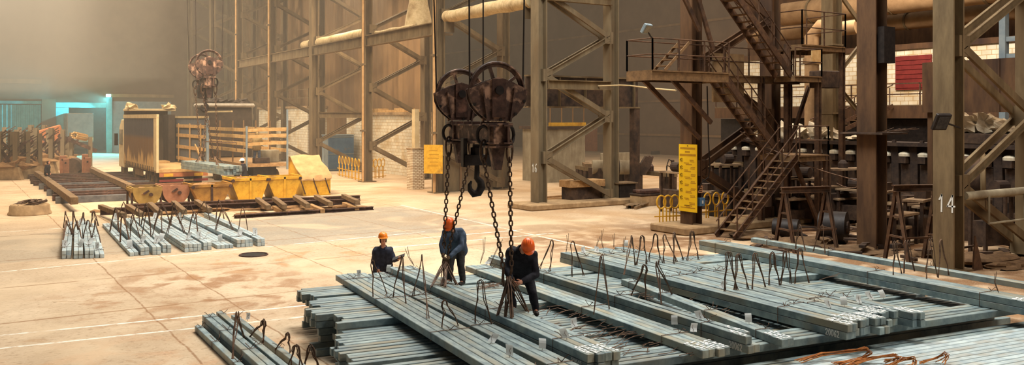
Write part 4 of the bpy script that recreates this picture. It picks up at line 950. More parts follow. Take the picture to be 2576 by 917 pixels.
# ---------------------------------------------------------------- curtain-sided truck
def curtain_mat():
    m = M('truck_curtain', (206, 160, 100), (222, 180, 120), 2, .6, 0, .05); nt = m.node_tree; N, L = nt.nodes, nt.links; b = N['Principled BSDF']
    src = b.inputs['Base Color'].links[0].from_socket; tc = N.new('ShaderNodeTexCoord'); sp = N.new('ShaderNodeSeparateXYZ'); L.new(tc.outputs['Object'], sp.inputs[0])
    mp = N.new('ShaderNodeMapping'); mp.inputs['Scale'].default_value = (1, .9, .12); L.new(tc.outputs['Object'], mp.inputs[0])
    n = N.new('ShaderNodeTexNoise'); n.inputs['Scale'].default_value = 1.6; n.inputs['Detail'].default_value = 6; L.new(mp.outputs[0], n.inputs['Vector'])
    a = N.new('ShaderNodeMath'); a.operation = 'MULTIPLY_ADD'; a.inputs[1].default_value = 3.2; L.new(n.outputs['Fac'], a.inputs[0]); L.new(sp.outputs['Z'], a.inputs[2])
    r = N.new('ShaderNodeMapRange'); r.inputs['From Min'].default_value = 3.25; r.inputs['From Max'].default_value = 3.6; L.new(a.outputs[0], r.inputs[0])
    mx = N.new('ShaderNodeMix'); mx.data_type = 'RGBA'; L.new(r.outputs[0], mx.inputs[0]); L.new(src, mx.inputs[6]); mx.inputs[7].default_value = lin((122, 90, 60))
    r2 = N.new('ShaderNodeMapRange'); r2.inputs['From Min'].default_value = 3.0; r2.inputs['From Max'].default_value = 3.25; L.new(sp.outputs['Z'], r2.inputs[0])
    mx2 = N.new('ShaderNodeMix'); mx2.data_type = 'RGBA'; L.new(r2.outputs[0], mx2.inputs[0]); L.new(mx.outputs[2], mx2.inputs[6]); mx2.inputs[7].default_value = lin((78, 74, 78)); L.new(mx2.outputs[2], b.inputs['Base Color'])
    return m
m_curtain = curtain_mat()
x0, x1, y0, y1 = 10.9, 13.9, 57.0, 69.0
T = empty('curtain_truck', (x0, y0, 0), 'curtain-sided truck with dirt-smeared beige curtain, rear open towards the skips', 'truck')
MB().bb(x0, x1, y0, y1, .98, 1.22).build('deck', m_plank, T, bevel=.02)
MB().bb(x0 + .8, x1 - .8, y0 + .2, y1 + 2.5, .62, .97).build('chassis', m_black, T)
cu = MB(); n = 60; vs_, fs = [], []
for sx in (0, .05):
    for i in range(n + 1):
        y = y0 + .9 + (y1 - y0 - .9) * i / n
        for z, k in ((1.1, .02), (2.7, .05), (4.35, .02)): vs_.append((x0 - .02 + sx + k * math.sin(i * 1.3) * .6, y, z))
m_ = 3 * (n + 1)
for i in range(n):
    for k in range(2): fs += [(3 * i + k, 3 * i + 3 + k, 3 * i + 4 + k, 3 * i + 1 + k), (m_ + 3 * i + k, m_ + 3 * i + 1 + k, m_ + 3 * i + 4 + k, m_ + 3 * i + 3 + k)]
cu.add(vs_, fs); cu_o = cu.build('side_curtain', m_curtain, T, smooth=True)
for i in range(18): MB().bb(x0 - .06, x0 - .02, y0 + 1.1 + i * .6, y0 + 1.16 + i * .6, 1.0, 1.3).build('strap', m_darktarp, cu_o)
MB().bb(x0 - .05, x0 + .04, y0 + .06, y0 + .95, 1.1, 4.38).build('curtain_edge', m_cream, T)
for x in (x0, x1): MB().bb(x - .07, x + .07, y0 - .05, y0 + .1, 1.0, 4.45).build('corner_post', m_cream if x == x0 else m_bluegrey, T)
MB().bb(x0 - .06, x0 + .08, y0 - .05, y1, 4.35, 4.6).build('roof_rail', m_cream, T)
MB().bb(x1 - .08, x1 + .06, y0 - .05, y1, 4.35, 4.5).build('roof_rail', m_cream, T)
MB().bb(x0, x1, y1 - .1, y1 + .05, 1.2, 4.95).build('bulkhead', m_trailerdk, T)
rf = MB().bb(x0 - .05, x1 + .1, 66.6, y1 + .1, 4.86, 5.02).build('sliding_roof', m_cream, T, bevel=.03)
for c, s_ in (((x0 + .15, 67.0, 5.1), 1), ((x1 - .35, 66.9, 5.1), 2)): MB().blob(c, (.45, .5, .32), .5, 10, s_, -.1).build('bunched_tarpaulin', m_cream, rf)
MB().bb(x1 - .7, x1 - .25, 65.2, 66.9, 1.24, 4.6).build('folded_curtain', m_darktarp, T)
sp_ = MB().bb(x1 - .04, x1 + .02, y0 + .1, 66.4, 1.22, 4.36).build('side_panel', m_bluetarp, T)
for z in (1.55, 2.35, 3.15, 3.8): MB().bb(x1 - .1, x1 - .04, y0 + .3, 65.6, z - .11, z + .11).build('board', m_plank, sp_)
for y in (58.2, 61.2, 64.6): MB().bb(x1 - .14, x1 - .1, y, y + .25, 1.3, 4.0).build('upright', m_plank, sp_)
MB().bar((x1 - .13, 57.6, 1.5), (x1 - .13, 59.8, 2.6), .06, .14).build('upright', m_plank, sp_)
for i in range(5): MB().bb(x0 + .6, x1 - .8, 64.2 + i * .35, 64.4 + i * .35, 1.22, 1.36).build('pallet_board', m_plank, T)
lp = MB().bb(x0 + .1, x1, y0 - .08, y0 + .02, .72, .97).build('rear_bar', m_redplate, T)
for x in (x0 + .35, x1 - .85): MB().bb(x, x + .55, y0 - .12, y0 - .08, .74, .93).build('reflector', m_yel, lp)
bp_ = MB().bb(x0 + .1, x1, y0 - .1, y0 + .05, .42, .56).build('rear_bumper', m_red, T)
MB().bb(x0 + 1.5, x0 + 2.1, y0 - .13, y0 - .1, .44, .55).build('number_plate', m_cream, bp_)
for y in (58.4, 59.75, 61.1, 65.6, 70.6):
    for x in (x0 + .28, x1 - .28):
        w_ = MB().lathe([(.2, -.17), (.46, -.17), (.53, -.12), (.53, .12), (.46, .17), (.2, .17)], (x, y, .53), 22, Matrix.Rotation(math.pi / 2, 3, 'Y')).build('wheel', m_rubber, T, smooth=True)
        MB().cyl((x - .19, y, .53), (x + .19, y, .53), .17, 14).build('hub', m_black, w_)
MB().bb(x0 + .1, x0 + .2, 57.4, 57.44, .15, .95).build('mud_flap', m_darktarp, T)
MB().bb(x0 + .05, x0 + .12, 62.2, 64.8, .5, .95).build('side_guard', m_sheet, T)
c = MB().prism([(69.7, .7), (72.0, .7), (72.0, 2.3), (71.7, 3.7), (70.9, 4.25), (69.7, 4.25)], 2.7, (12.35, 0, 0), Matrix.Rotation(math.pi / 2, 3, 'Z') @ Matrix.Identity(3)).build('cab', m_cream, T, bevel=.05)
MB().bb(10.6, 10.85, 71.3, 71.45, 2.3, 3.2).build('mirror', m_black, c)
MB().bb(10.92, 11.0, 70.2, 71.3, 2.4, 3.5).build('side_window', m_glassdk, c)
# billets being lowered onto the deck
LA, LB = at(563, 440, 1.25), at(455, 421, 1.3)
ld = (LB - LA); ld.z = 0; LL = 8.0; ld.normalize(); ln = Vector((ld.y, -ld.x, 0)); lang = math.atan2(ld.y, ld.x) - math.pi / 2
s_ = 1.27; bw = b_ * s_
for j in range(3):
    for i in range(6):
        p = LA + ln * (i + .5) * bw * 1.01 + ld * R(-.08, .08); p.z = 1.235 + j * bw
        o = billet(p, lang, round(LL / s_ * 4) / 4, f"billet {nth(i)} from left in {['bottom', 'middle', 'top'][j]} layer of the load on the truck deck", 'billets loaded on the truck deck'); o.scale = (s_, s_, s_)
for q, f in enumerate((.12, .42)):
    c = LA + ld * LL * f; z1_ = 1.235 + 3 * bw + .02; pts = [c - ln * .01 + UP * 1.25, c - ln * .01 + UP * z1_, c + ln * (6 * bw + .03) + UP * z1_, c + ln * (6 * bw + .03) + UP * 1.25]
    tag(MB().tube(pts, .03, 6).build('tie_wire', m_wire), ['near', 'far'][q] + ' dark strap around the load on the truck deck', 'wire', 'wire ties on the bundles')
for q, (u, v, d) in enumerate(((507, 388, 52.0), (541, 394, 50.0))):
    T_ = atd(u, d); T_.z = zof(v, d); mb = MB(); c = LA + ld * LL * (.72 if q == 0 else .25)
    for dx, dy in ((-.0, -1.1), (.15, -.3), (.9, .5), (1.1, 1.1)):
        e = c + ln * max(0, min(dx, 6 * bw)) + ld * dy; e.z = 1.25 + 3 * bw
        for s in range(3): mb.tube([T_ + Vector((R(-.05, .05), R(-.05, .05), 0)), e + Vector((R(-.04, .04), R(-.04, .04), 0))], .018, 5)
    tag(mb.build('rod_sling', m_wire), 'distant rod sling spreading onto the ' + ('far' if q == 0 else 'near') + ' part of the truck load', 'wire loop', 'rod slings on the crane hooks')

# ---------------------------------------------------------------- stake-sided trailer with worker
x0, x1, y0, y1 = 15.74, 18.2, 54.7, 64.4
T = empty('stake_trailer', (x0, y0, 0), 'open trailer with wooden stake sides and a dark covered front, worker on it', 'trailer')
MB().bb(x0 - .1, x1 + .1, y0, y1 + 3, 1.3, 1.5).build('deck', m_wood, T)
MB().bb(x0 + .5, x1 - .5, y0 + .4, y1 + 3, .7, 1.29).build('chassis', m_black, T)
for z in (2.3, 2.75, 3.2, 3.62):
    MB().bb(x0 - .1, x0 - .03, y0, y1, z - .11, z + .11).build('side_board', m_plank, T)
    MB().bb(x1 + .03, x1 + .1, y0, y1, z - .11, z + .11).build('side_board', m_plank, T)
for z in (2.72, 3.18, 3.58): MB().bar((x0 - .1, y0 - .04, z), (x1 + .1, y0 - .04, z + .1), .06, .2).build('tail_board', m_plank, T)
for x, h in ((x0 - .06, 3.85), (x1 + .06, 4.9)): MB().bb(x - .05, x + .05, y0 - .12, y0 - .02, 1.1, h).build('stake', m_bluegrey, T)
for y in (58, 61.2, 64.2):
    for x in (x0, x1): MB().bb(x - .04, x + .04, y - .05, y + .05, 1.4, 4.2).build('stake', m_sheet, T)
MB().bb(x0 - .1, x0 + .0, 58, y1, 4.75, 4.85).build('top_rail', m_cream, T)
bx = MB().bb(x0 - .1, x1 + .75, y1 + .2, y1 + 3.1, 1.5, 5.15).build('covered_front', m_darktarp, T, bevel=.08)
MB().bb(x0 - .3, x1 + .9, y1 - .1, y1 + 3.2, 5.13, 5.42).build('top_tarpaulin', m_greytarp, bx, bevel=.1)
for i in range(4): MB().blob((x0 + .5 + i * .75, y1 + 1.2, 5.55), (.5, .5, .22), .6, 10, i, -.12).build('rolled_cover', m_darktarp, bx)
for y in (56.2, 57.6, 63.0):
    for x in (x0 + .25, x1 - .25):
        w_ = MB().lathe([(.2, -.17), (.46, -.17), (.53, -.12), (.53, .12), (.46, .17), (.2, .17)], (x, y, .53), 20, Matrix.Rotation(math.pi / 2, 3, 'Y')).build('wheel', m_rubber, T, smooth=True); MB().cyl((x - .19, y, .53), (x + .19, y, .53), .17, 12).build('hub', m_black, w_)
pb = MB().bb(x1 - 1.2, x1 - .05, y0 + 1.2, y0 + 2.0, 1.5, 2.3).build('concrete_slab', m_concrete_g, bevel=.03); tag(pb, 'pale concrete slab lying on the stake-sided trailer', 'slab')
pb = MB().bb(x0 + .55, x0 + 1.5, y0 + .25, y0 + .8, 1.5, 1.85).build('tool_crate', m_machine, bevel=.02); tag(pb, 'small dark crate at the feet of the trailer worker', 'crate')
standing(646, 411, 55.4, 2.0, 'person in tan jacket and dark trousers standing on the stake-sided trailer, back turned', 'away', m_tan, m_denim, None, m_tan, .12, 'fwd', .022)
standing(614, 481, 52.0, 1.95, 'person in white helmet and dark jacket standing behind the yellow skips', 'left', m_blackcl, m_blackcl, m_whelm, m_hair, .1, 'down', .022, .5)

# ---------------------------------------------------------------- skips
def skip(u, v, wt, h, kind, mt_, label, dep=1.7, wb=None):
    p = at(u, v); r = empty('waste_skip', p, label, 'skip', 'steel skips in a row'); x, y = p.x, p.y
    if kind == 'round':
        pl = [(wt / 2 * math.cos(t), h - (h) * math.sin(t)) for t in [math.pi * i / 18 for i in range(19)]]
        pl = [(wt / 2, h + .12)] + pl + [(-wt / 2, h + .12)]
    else:
        wb = wb or wt * .55; pl = [(-wt / 2, h), (-wt / 2, h * .84), (-wb / 2, 0), (wb / 2, 0), (wt / 2, h * .84), (wt / 2, h)]
    # shell = swept outline with walls, open on top
    def shell(y_a, y_b, nm, pm, par, t=.06):
        pin = [(a * (1 - 2 * t / wt), max(c, t) if c < h else c) for a, c in pl]
        seq = pl if kind != 'round' else pl
        mb = MB(); n = len(seq); vs_ = [(x + a, yy, c) for yy in (y_a, y_b) for a, c in seq] + [(x + a, yy, c) for yy in (y_a, y_b) for a, c in pin]
        fs = []
        for i in range(n - 1):
            fs += [(i, i + 1, n + i + 1, n + i), (2 * n + i, 3 * n + i, 3 * n + i + 1, 2 * n + i + 1)]
            fs += [(i, 2 * n + i, 2 * n + i + 1, i + 1), (n + i, n + i + 1, 3 * n + i + 1, 3 * n + i)]
        fs += [(0, n, 3 * n, 2 * n), (n - 1, 3 * n - 1, 4 * n - 1, 2 * n - 1)]
        return mb.add(vs_, fs).build(nm, pm, par)
    shell(y, y + dep, 'shell', mt_, r)
    for yy in (y - .03, y + dep + .03):
        ep = MB().prism(pl, .06, (x, yy, 0)).build('end_plate', mt_, r)
        if yy < y:
            if kind == 'round':
                MB().bar((x - .2, yy - .06, h * .75), (x + .05, yy - .12, h * .95), .1, .1).build('lug', m_rust, ep); MB().cyl((x + .15, yy - .14, h * .7), (x + .15, yy, h * .7), .09, 10).build('pivot', m_rust, ep)
            else:
                MB().bb(x - .05, x + .05, yy - .09, yy - .03, .02, h).build('rib', m_rust if 'rust' in label else mt_, ep)
                MB().bb(x - wt / 2 - .03, x + wt / 2 + .03, yy - .09, yy + .02, h - .12, h + .02).build('rim', mt_, ep)
                for s in (-1, 1): MB().cyl((x + s * (wt / 2 - .05), yy - .12, h - .1), (x + s * (wt / 2 - .05), yy, h - .1), .09, 10).build('lug', m_rust, ep)
    for s in (-1, 1): MB().bb(x + s * wt / 2 - .05, x + s * wt / 2 + .05, y, y + dep, h - .08, h + .06).build('rim', mt_, r)
    if kind == 'round':
        for s in (-1, 1): MB().bb(x + s * (wt * .5) - .05, x + s * (wt * .5) + .03, y + .1, y + .3, 0, h * .8).build('foot', m_rust, r); MB().bb(x + s * (wt * .5) - .05, x + s * (wt * .5) + .03, y + dep - .3, y + dep - .1, 0, h * .8).build('foot', m_rust, r)
    hp = MB().blob((x, y + dep / 2, h * .78), (wt * .42, dep * .42, .2), .5, 14, u * .1).build('scrap_load', m_dirt, r)
    return r
skip(371, 518, 1.35, .82, 'round', m_olive, 'leftmost skip, olive, with a half-round end plate')
skip(443, 514, 1.35, .86, 'round', m_pinkrust, 'pinkish rust skip with a half-round end plate')
skip(532, 512, 1.95, .98, 'hex', m_yel_rust, 'brown rusted skip with dented rim below the truck load', wb=1.15)
skip(629, 505, 1.92, 1.2, 'hex', m_yel, 'yellow skip in front of the white-helmeted person', wb=1.15)
skip(715, 499, 1.82, 1.18, 'hex', m_yel, 'cleaner yellow skip beside the tarpaulin-covered bin', wb=1.0)
p = at(800, 491); x, y = p.x, p.y
r = empty('covered_bin', p, 'yellow steel bin under a sloping beige tarpaulin at the right end of the skips', 'bin')
MB().bb(x - .85, x + .75, y, y + 2.6, 0, 1.05).build('body', m_yel, r, bevel=.02)
MB().prism([(0, 1.05), (2.7, 1.05), (2.7, 2.1), (2.0, 2.1)], 1.5, (x - .05, y, 0), Matrix.Rotation(math.pi / 2, 3, 'Z')).build('hood', m_yel, r)
tp = MB(); vs_, fs = [], []
for sz in (0, -.05):
    for i, (yy, zz) in enumerate(((-.06, .9), (0, 1.12), (.7, 1.5), (1.4, 1.86), (2.0, 2.17), (2.75, 2.18))):
        for k in range(6): vs_.append((x - .98 + 1.78 * k / 5 + .05 * math.sin(i * 2 + k), y + yy, zz + sz + .04 * math.sin(i * 3.1 + k * 1.7)))
for i in range(5):
    for k in range(5):
        a = i * 6 + k; fs += [(a, a + 1, a + 7, a + 6), (36 + a, 36 + a + 6, 36 + a + 7, 36 + a + 1)]
tp.add(vs_, fs).build('tarpaulin', m_tarp, r, smooth=True)
for k in (-.75, .0, .7): MB().bar((x + k, y - .04, .1), (x + k - .3, y - .04, .98), .04, .05).build('strap', m_rust, r)

# ---------------------------------------------------------------- floor frames of beams in front of the skips
def beam(p, q, w_, h, mt_, label, name='steel_beam', group=None, z=0.0, kind='i'):
    p, q = Vector(p), Vector(q); p.z = q.z = z + h / 2; mb = MB()
    (mb.ibeam(p, q, w_, h, .035) if kind == 'i' else mb.bar(p, q, w_, h))
    o = mb.build(name, mt_, bevel=0 if kind == 'i' else .012); return tag(o, label, 'beam', group)
G = 'beams of the floor frames'
beam(at(252, 532, .15), at(905, 506, .15), .3, .3, m_rust, 'long rusty floor beam running in front of all the skips', group=G)
beam(at(590, 549), at(938, 527), .24, .16, m_rust, 'shorter rusty floor beam nearest the open grey floor', group=G)
beam(at(320, 515, .25), at(905, 492, .25), .26, .28, m_rust, 'rusty floor beam close under the skip fronts', group=G)
for i, (a, c) in enumerate((((253, 518), (312, 540)), ((322, 517), (356, 538)), ((378, 512), (402, 534)), ((437, 508), (464, 531)), ((494, 505), (528, 527)), ((648, 500), (676, 520)), ((690, 498), (716, 518)), ((742, 495), (775, 516)), ((795, 493), (832, 512)), ((864, 491), (900, 507)))):
    beam(at(*a, .42), at(*c, .42), .22, .2, m_wood_dk, f'short cross timber, {nth(i)} from left, on the floor frame before the skips', 'cross_timber', 'cross timbers before the skips', z=.30, kind='b')
for i, (a, c) in enumerate((((690, 527), (718, 541)), ((780, 522), (812, 536)), ((866, 518), (898, 530)))):
    beam(at(*a), at(*c), .22, .2, m_wood, f'pale low timber, {nth(i)} from left, between the two nearest floor beams', 'cross_timber', 'pale timbers between floor beams', z=.0, kind='b')
sd = MB()
for (u, v, rx, ry) in ((560, 529, 1.6, .5), (720, 524, 1.7, .5), (830, 514, 1.6, .45), (640, 541, .9, .3), (760, 530, 1.2, .35), (850, 523, 1.1, .3), (430, 538, 1.3, .4), (270, 532, .7, .3)):
    c = at(u, v); sd.blob((c.x, c.y, 0), (rx, ry, .12), .5, 18, u * .37, -.005)
tag(sd.build('scale_dirt', m_dirt, smooth=True), 'brown mill scale and dirt heaped between the floor beams', 'dirt', kind='stuff')

# sleeper rack at left: crosswise beams with long bearers on top
G = 'beams of the left rack'
for i in range(13):
    Y = 50.2 + i * 1.75; x_l = 4.85 + R(-.2, .2); nb = 3 if i % 2 == 0 else 2
    for k in range(nb):
        ln_ = (6.8 if k == 0 else R(1.4, 2.1)); p = Vector((x_l + k * .12, Y + k * .3, 0)); beam(p, p + Vector((ln_ + i * .02, -.35 * ln_ / 6, 0)), .26, .34 if k == 0 else .3, m_rust if i % 3 else m_bluesteel if k == 0 and i < 9 else m_machine, f"crosswise rack beam at left, row {nth(i)} from the front, {['longest', 'second', 'third'][k]} in its row", group=G, kind='b')
for i, (a, e) in enumerate((((151, 474), (187, 500)), ((126, 456), (150, 473)), ((108, 442), (125, 455)), ((92, 432), (107, 441)))):
    beam(at(*e, .6), at(*a, .6), .34, .34, m_wood_dk, f'long bearer, {nth(i)} from the front, along the left side of the rack', 'bearer_beam', 'bearers of the left rack', z=.345, kind='b')
for i, (a, e) in enumerate((((328, 466), (372, 484)), ((290, 449), (326, 465)), ((259, 436), (289, 449)), ((232, 423), (258, 436)), ((216, 415), (231, 422)))):
    beam(at(*e, .6), at(*a, .6), .34, .32, m_wood_dk, f'long bearer, {nth(i)} from the front, between the rack and the truck', 'bearer_beam', 'bearers of the left rack', z=.345, kind='b')
# lifting magnet
p = at(75, 538); r = empty('lifting_magnet', p, 'round rusty lifting magnet lying on the floor at far left', 'magnet')
MB().lathe([(.88, 0), (.9, .02), (.88, .1), (.84, .14), (.82, .4), (.76, .46), (.2, .46), (0, .46)], p, 32).build('body', m_concrete, r, smooth=True)
cm = MB()
for i in range(12):
    a = i * .9; pts = [p + Vector((math.cos(a + t * 2.2) * (.25 + .5 * t), math.sin(a + t * 2.2) * (.25 + .5 * t), .5 + .12 * math.sin(t * 3.1 + i))) for t in [k / 6 for k in range(7)]]; cm.tube(pts, .035, 6)
cm.blob(p + Vector((.15, .1, .52)), (.2, .2, .12), .5, 10, 3); cm.build('chain', m_chain, r, smooth=True)
# manhole
p = at(638, 641); r = empty('manhole', p, 'dark round manhole in the floor below the right floor stacks', 'manhole')
MB().ring(p + UP * .012, .43, .03, m=Matrix.Rotation(math.pi / 2, 3, 'X'), n=32, k=6).build('rim', m_rust, r, smooth=True); MB().cyl(p + UP * .002, p + UP * .012, .42, 32).build('cover', m_black, r)

# ---------------------------------------------------------------- bar cradles and clutter at far left
def cradle(p, rz, label, sd_, h=3.4):
    r = empty('bar_cradle', p, label, 'rack', 'bar cradles by the far gates', local=True); rr = random.Random(sd_)
    MB().prism([(-1.0, 0), (1.0, 0), (.75, .9), (-.75, .9)], .5).build('foot', m_concrete, r)
    for x in (-.55, .55): MB().ibeam((x, 0, .8), (x, 0, h), .3, .35, .05, up=(0, 1, 0)).build('post', m_col_side, r)
    for x, d in ((-.4, 1), (.4, -1)): MB().bar((x, -.1, 1.0), (x + d * 1.5, .3, h * .8), .12, .2).build('brace', m_rust, r)
    bd = MB()
    for i in range(14):
        z = rr.uniform(.9, h - .2); y = rr.uniform(-.3, .5); x = rr.uniform(-1.3, .4); l = rr.uniform(.4, .95); bd.bar((x, y, z), (x + l * .8, y + rr.uniform(-.4, .4), z + l * .55), .07, .07)
    bd.build('bar_ends', m_machine, r)['kind'] = 'stuff'
    MB().blob((0, .1, 1.1), (.9, .4, .45), .7, 12, sd_).build('scrap_heap', m_dirt, r)
    r.rotation_euler = (0, 0, rz); return r
C0 = None; rank = 0
for i, (u, v, h) in enumerate(((20, 452, 1.0), (48, 450, 1.0), (80, 446, .95), (8, 440, .95), (110, 436, 1.05), (140, 428, 1.0), (60, 430, 1.0), (165, 420, .9), (95, 420, 1.1), (30, 424, 1.05), (130, 412, 1.05))):
    p = at(u, v); lb = f'scrap-laden bar cradle, {nth(i)} of the cluster counted from the nearest, far left'
    k = C0 is None or i in (1, 2)
    c = cradle(p, R(-.5, .4), lb, i) if k else copy_tree(C0[i % len(C0)], p, R(-.6, .5), lb)
    c.scale = (h, h, h); C0 = (C0 or []) + ([c] if k else [])
p = atd(124, 76); o = MB().bar(p + Vector((-.9, 0, 2.55)), p + Vector((1.0, 0, 3.15)), 1.2, 1.3).build('rust_hood', m_redplate, bevel=.05); tag(o, 'rust-orange steel hood above the bar cradles', 'hood')
for s in (-.8, .8): MB().bar((p.x + s, p.y, 0), (p.x + s, p.y, 2.4), .3, .3).build('leg', m_rust, o)
p = at(198, 424); r = empty('bar_bundle_stand', p, 'stand with a tilted bundle of thin bars beside the far gate', 'rack')
for dx in (-.9, .9): MB().bar((p.x + dx, p.y, 0), (p.x + dx, p.y, 2.7), .3, .3).build('post', m_col_side, r)
MB().bar((p.x - 1.6, p.y - .3, 2.9), (p.x + 1.4, p.y, 1.5), .2, .3).build('rail', m_rust, r)
bb_ = MB()
for i in range(16): a = i * .8; bb_.bar((p.x - .4 + .22 * math.cos(a), p.y - .5, 2.9 + .25 * math.sin(a)), (p.x + .6 + .22 * math.cos(a), p.y + .4, 2.65 + .25 * math.sin(a)), .1, .1)
bb_.build('bars', m_plank, r)['kind'] = 'stuff'
for i, (u, v, h) in enumerate(((158, 441, 1.5), (166, 445, 1.35), (214, 440, 1.6), (221, 443, 1.4))):
    p = at(u, v); o = MB().bb(p.x - .2, p.x + .2, p.y - .2, p.y + .2, 0, h).build('roller_bearing_post', m_pinkrust, bevel=.02); tag(o, f'pinkish steel post with a pin hole, {nth(i)} from left, at the rack back', 'post', 'posts behind the left rack')
    MB().cyl((p.x - .05, p.y - .22, h - .3), (p.x - .05, p.y - .19, h - .3), .07, 10).build('pin_hole', m_black, o)
for i, (u, v, s) in enumerate(((183, 436, .6), (203, 433, .5))):
    p = at(u, v); o = MB().cyl((p.x - .1, p.y - .6, s), (p.x + .3, p.y + 1.2, s), s, 20).build('steel_roll', m_machine, smooth=True); tag(o, ['bigger', 'smaller'][i] + ' dark steel roll lying behind the left rack', 'roll', 'steel rolls behind the left rack')
# truck waiting in the far doorway
p = atd(194, 106); X, Y = p.x, 114.0; r = empty('parked_truck', (X, Y, 0), 'hazy grey truck rear standing in the far teal doorway', 'truck')
MB().bb(X - 1.45, X + 1.35, Y, Y + 6, 1.5, 4.9).build('cargo_body', m_greytarp, r, bevel=.06)
dr = MB(); vs_, fs = [], []
for sy in (0, .06):
    for i in range(9):
        for k in range(7): vs_.append((X - 1.4 + 2.7 * k / 6, Y - .12 + sy - .05 * math.sin(k * 2.1 + i * .6), 4.8 - 2.6 * i / 8 - .15 * math.sin(math.pi * k / 6) * (i / 8)))
for i in range(8):
    for k in range(6): a = i * 7 + k; fs += [(a, a + 1, a + 8, a + 7), (63 + a, 63 + a + 7, 63 + a + 8, 63 + a + 1)]
dr.add(vs_, fs).build('rear_sheet', m_bluegrey, r, smooth=True)
for dx in (-1.2, 1.0): MB().bb(X + dx - .3, X + dx + .3, Y - .1, Y, 1.75, 2.0).build('reflector', m_cream, r); MB().cyl((X + dx - .3, Y + .9, .55), (X + dx + .3, Y + .9, .55), .55, 16).build('wheel', m_black, r)
MB().bb(X - 1.45, X + 1.35, Y - .02, Y + 6, .75, 1.45).build('chassis', m_black, r)
# cyan lamp at the gate
p = Vector((16.7, FY - 1.0, zof(240, 107)))
r = empty('gate_lamp', p, 'bright cyan lamp on the corner of the far doorway', 'lamp')
MB().box(p, (.5, .35, .3)).build('lamp_glass', emitM('cyan_glow', (.35, .95, 1.0), 14), r); MB().bar(p + Vector((0, .1, .2)), Vector((16.9, FY - .4, p.z + .25)), .08, .08).build('bracket', m_black, r)
l = bpy.data.lights.new('gate_lamp_light', 'SPOT'); l.energy = 15000; l.color = (.12, .82, 1.0); l.spot_size = math.radians(120); l.spot_blend = .4; l.shadow_soft_size = .2
lo = bpy.data.objects.new('gate_lamp_light', l); COL.objects.link(lo); lo.location = p + Vector((-.2, -.6, -.3)); aim(lo, (9, 112, 0))
# ---------------------------------------------------------------- signs and numbers on columns
def sub(o, nm, mb, mt_, **k): return mb.build(nm, mt_, o, **k)
legs = {}
for o in COL.objects:
    if o.name.startswith('leg') and o.parent and o.parent.name.startswith('lattice_column') and abs(o.data.vertices[0].co.x) < 1: legs.setdefault(o.parent.name, o)
def colroot(k): return 'lattice_column' + ('' if k == 0 else '.%03d' % k)
sub(legs[colroot(0)], 'painted_number', digits(MB(), '14', (LX - .281, CY[0] + .17, 1.70), (0, -1, 0), (0, 0, 1), .5, .045), m_white)
sub(legs[colroot(2)], 'painted_number', digits(MB(), '16', (LX - .281, CY[2] + .2, 1.75), (0, -1, 0), (0, 0, 1), .42, .05), m_white)
# tall yellow sign on column 15
ya, yb, za, zb = 24.98, 24.02, .79, 3.37; X = LX - .30
s = empty('yellow_sign', (X, 24.5, za), 'tall yellow instruction board with black pictograms on the column behind the stairs', 'sign')
MB().bb(X - .03, X, yb, ya, za, zb).build('board', m_sign, s)
def rowY(f): return ya + (yb - ya) * f
ik = MB(); rr = random.Random(4); fx = X - .034
def stroke(mb, f0, f1, z, h): mb.bb(fx, fx + .005, rowY(f0), rowY(f1), z, z + h)
stroke(ik, .08, .92, zb - .19, .07); stroke(ik, .35, .62, zb - .32, .06); stroke(ik, .05, .95, zb - .45, .08)
for i in range(7):
    z = zb - .62 - i * .27
    for k in range(4):
        a = .28 + rr.uniform(0, .12) + (.3 if k < 2 else 0); stroke(ik, a, min(.95, a + rr.uniform(.2, .38)), z - k * .055, .028)
stroke(ik, .3, .75, za + .22, .03); stroke(ik, .1, .92, za + .14, .035)
lt = ik.build('lettering', m_signink, s); pk = MB()
for i in range(6):
    z = zb - .68 - i * .29; y = rowY(.14)
    for a, c in (((0, 0), (-.05, .1)), ((-.05, .1), (.02, .14)), ((.0, .06), (.06, .03)), ((.02, .14), (.05, .1))):
        pk.bar((fx, y - a[0] * 1.3, z + a[1]), (fx, y - c[0] * 1.3, z + c[1]), .006, .03, up=(1, 0, 0))
pk.build('pictogram', m_ink, s)
MB().cyl((X - .04, rowY(.5), zb - .06), (X - .03, rowY(.5), zb - .06), .02, 8).build('bolt', m_ink, s)
n = Vector((-.75, -.66, 0)); t = Vector((.66, -.75, 0)); c = atd(1090, 50.3); s = empty('yellow_board', c + UP * 1.2, 'plain yellow board on the column behind the front hoist chains', 'sign')
mb = MB().box(c + UP * 2.0, (1.15, .04, 1.65), m=Matrix((t, -n, UP)).transposed()); mb.build('board', m_yel, s)
k = MB()
for i in range(5): k.box(c + UP * (2.5 - i * .22) + n * .023 + t * (.05 * (i % 2)), (.5 + .1 * (i % 3), .004, .04), m=Matrix((t, -n, UP)).transposed())
k.build('lettering', m_signink, s); MB().bar(c + UP * 2 - n * .02, c + UP * 2 - n * .9, .08, .08).build('bracket', m_col, s)
X = LX + .02; Yf = CY[1] - .33
o = MB().bb(X + .02, X + .24, Yf - .02, Yf + .02, 1.5, 1.78).build('warning_plate', m_cardboard); tag(o, 'small peach warning plate right of the tall yellow sign', 'sign')
k = MB()
for i in range(3): k.bb(X + .05, X + .21, Yf - .025, Yf - .02, 1.55 + i * .075, 1.58 + i * .075)
k.build('lettering', m_ink, o)
o = MB().bb(X - .02, X + .26, Yf - .14, Yf + .02, 1.0, 1.32).build('switch_box', m_blue, bevel=.015); tag(o, 'small blue switch box under the peach warning plate', 'switch box')
MB().bb(X + .08, X + .15, Yf - .16, Yf - .14, 1.1, 1.22).build('switch', m_white, o)
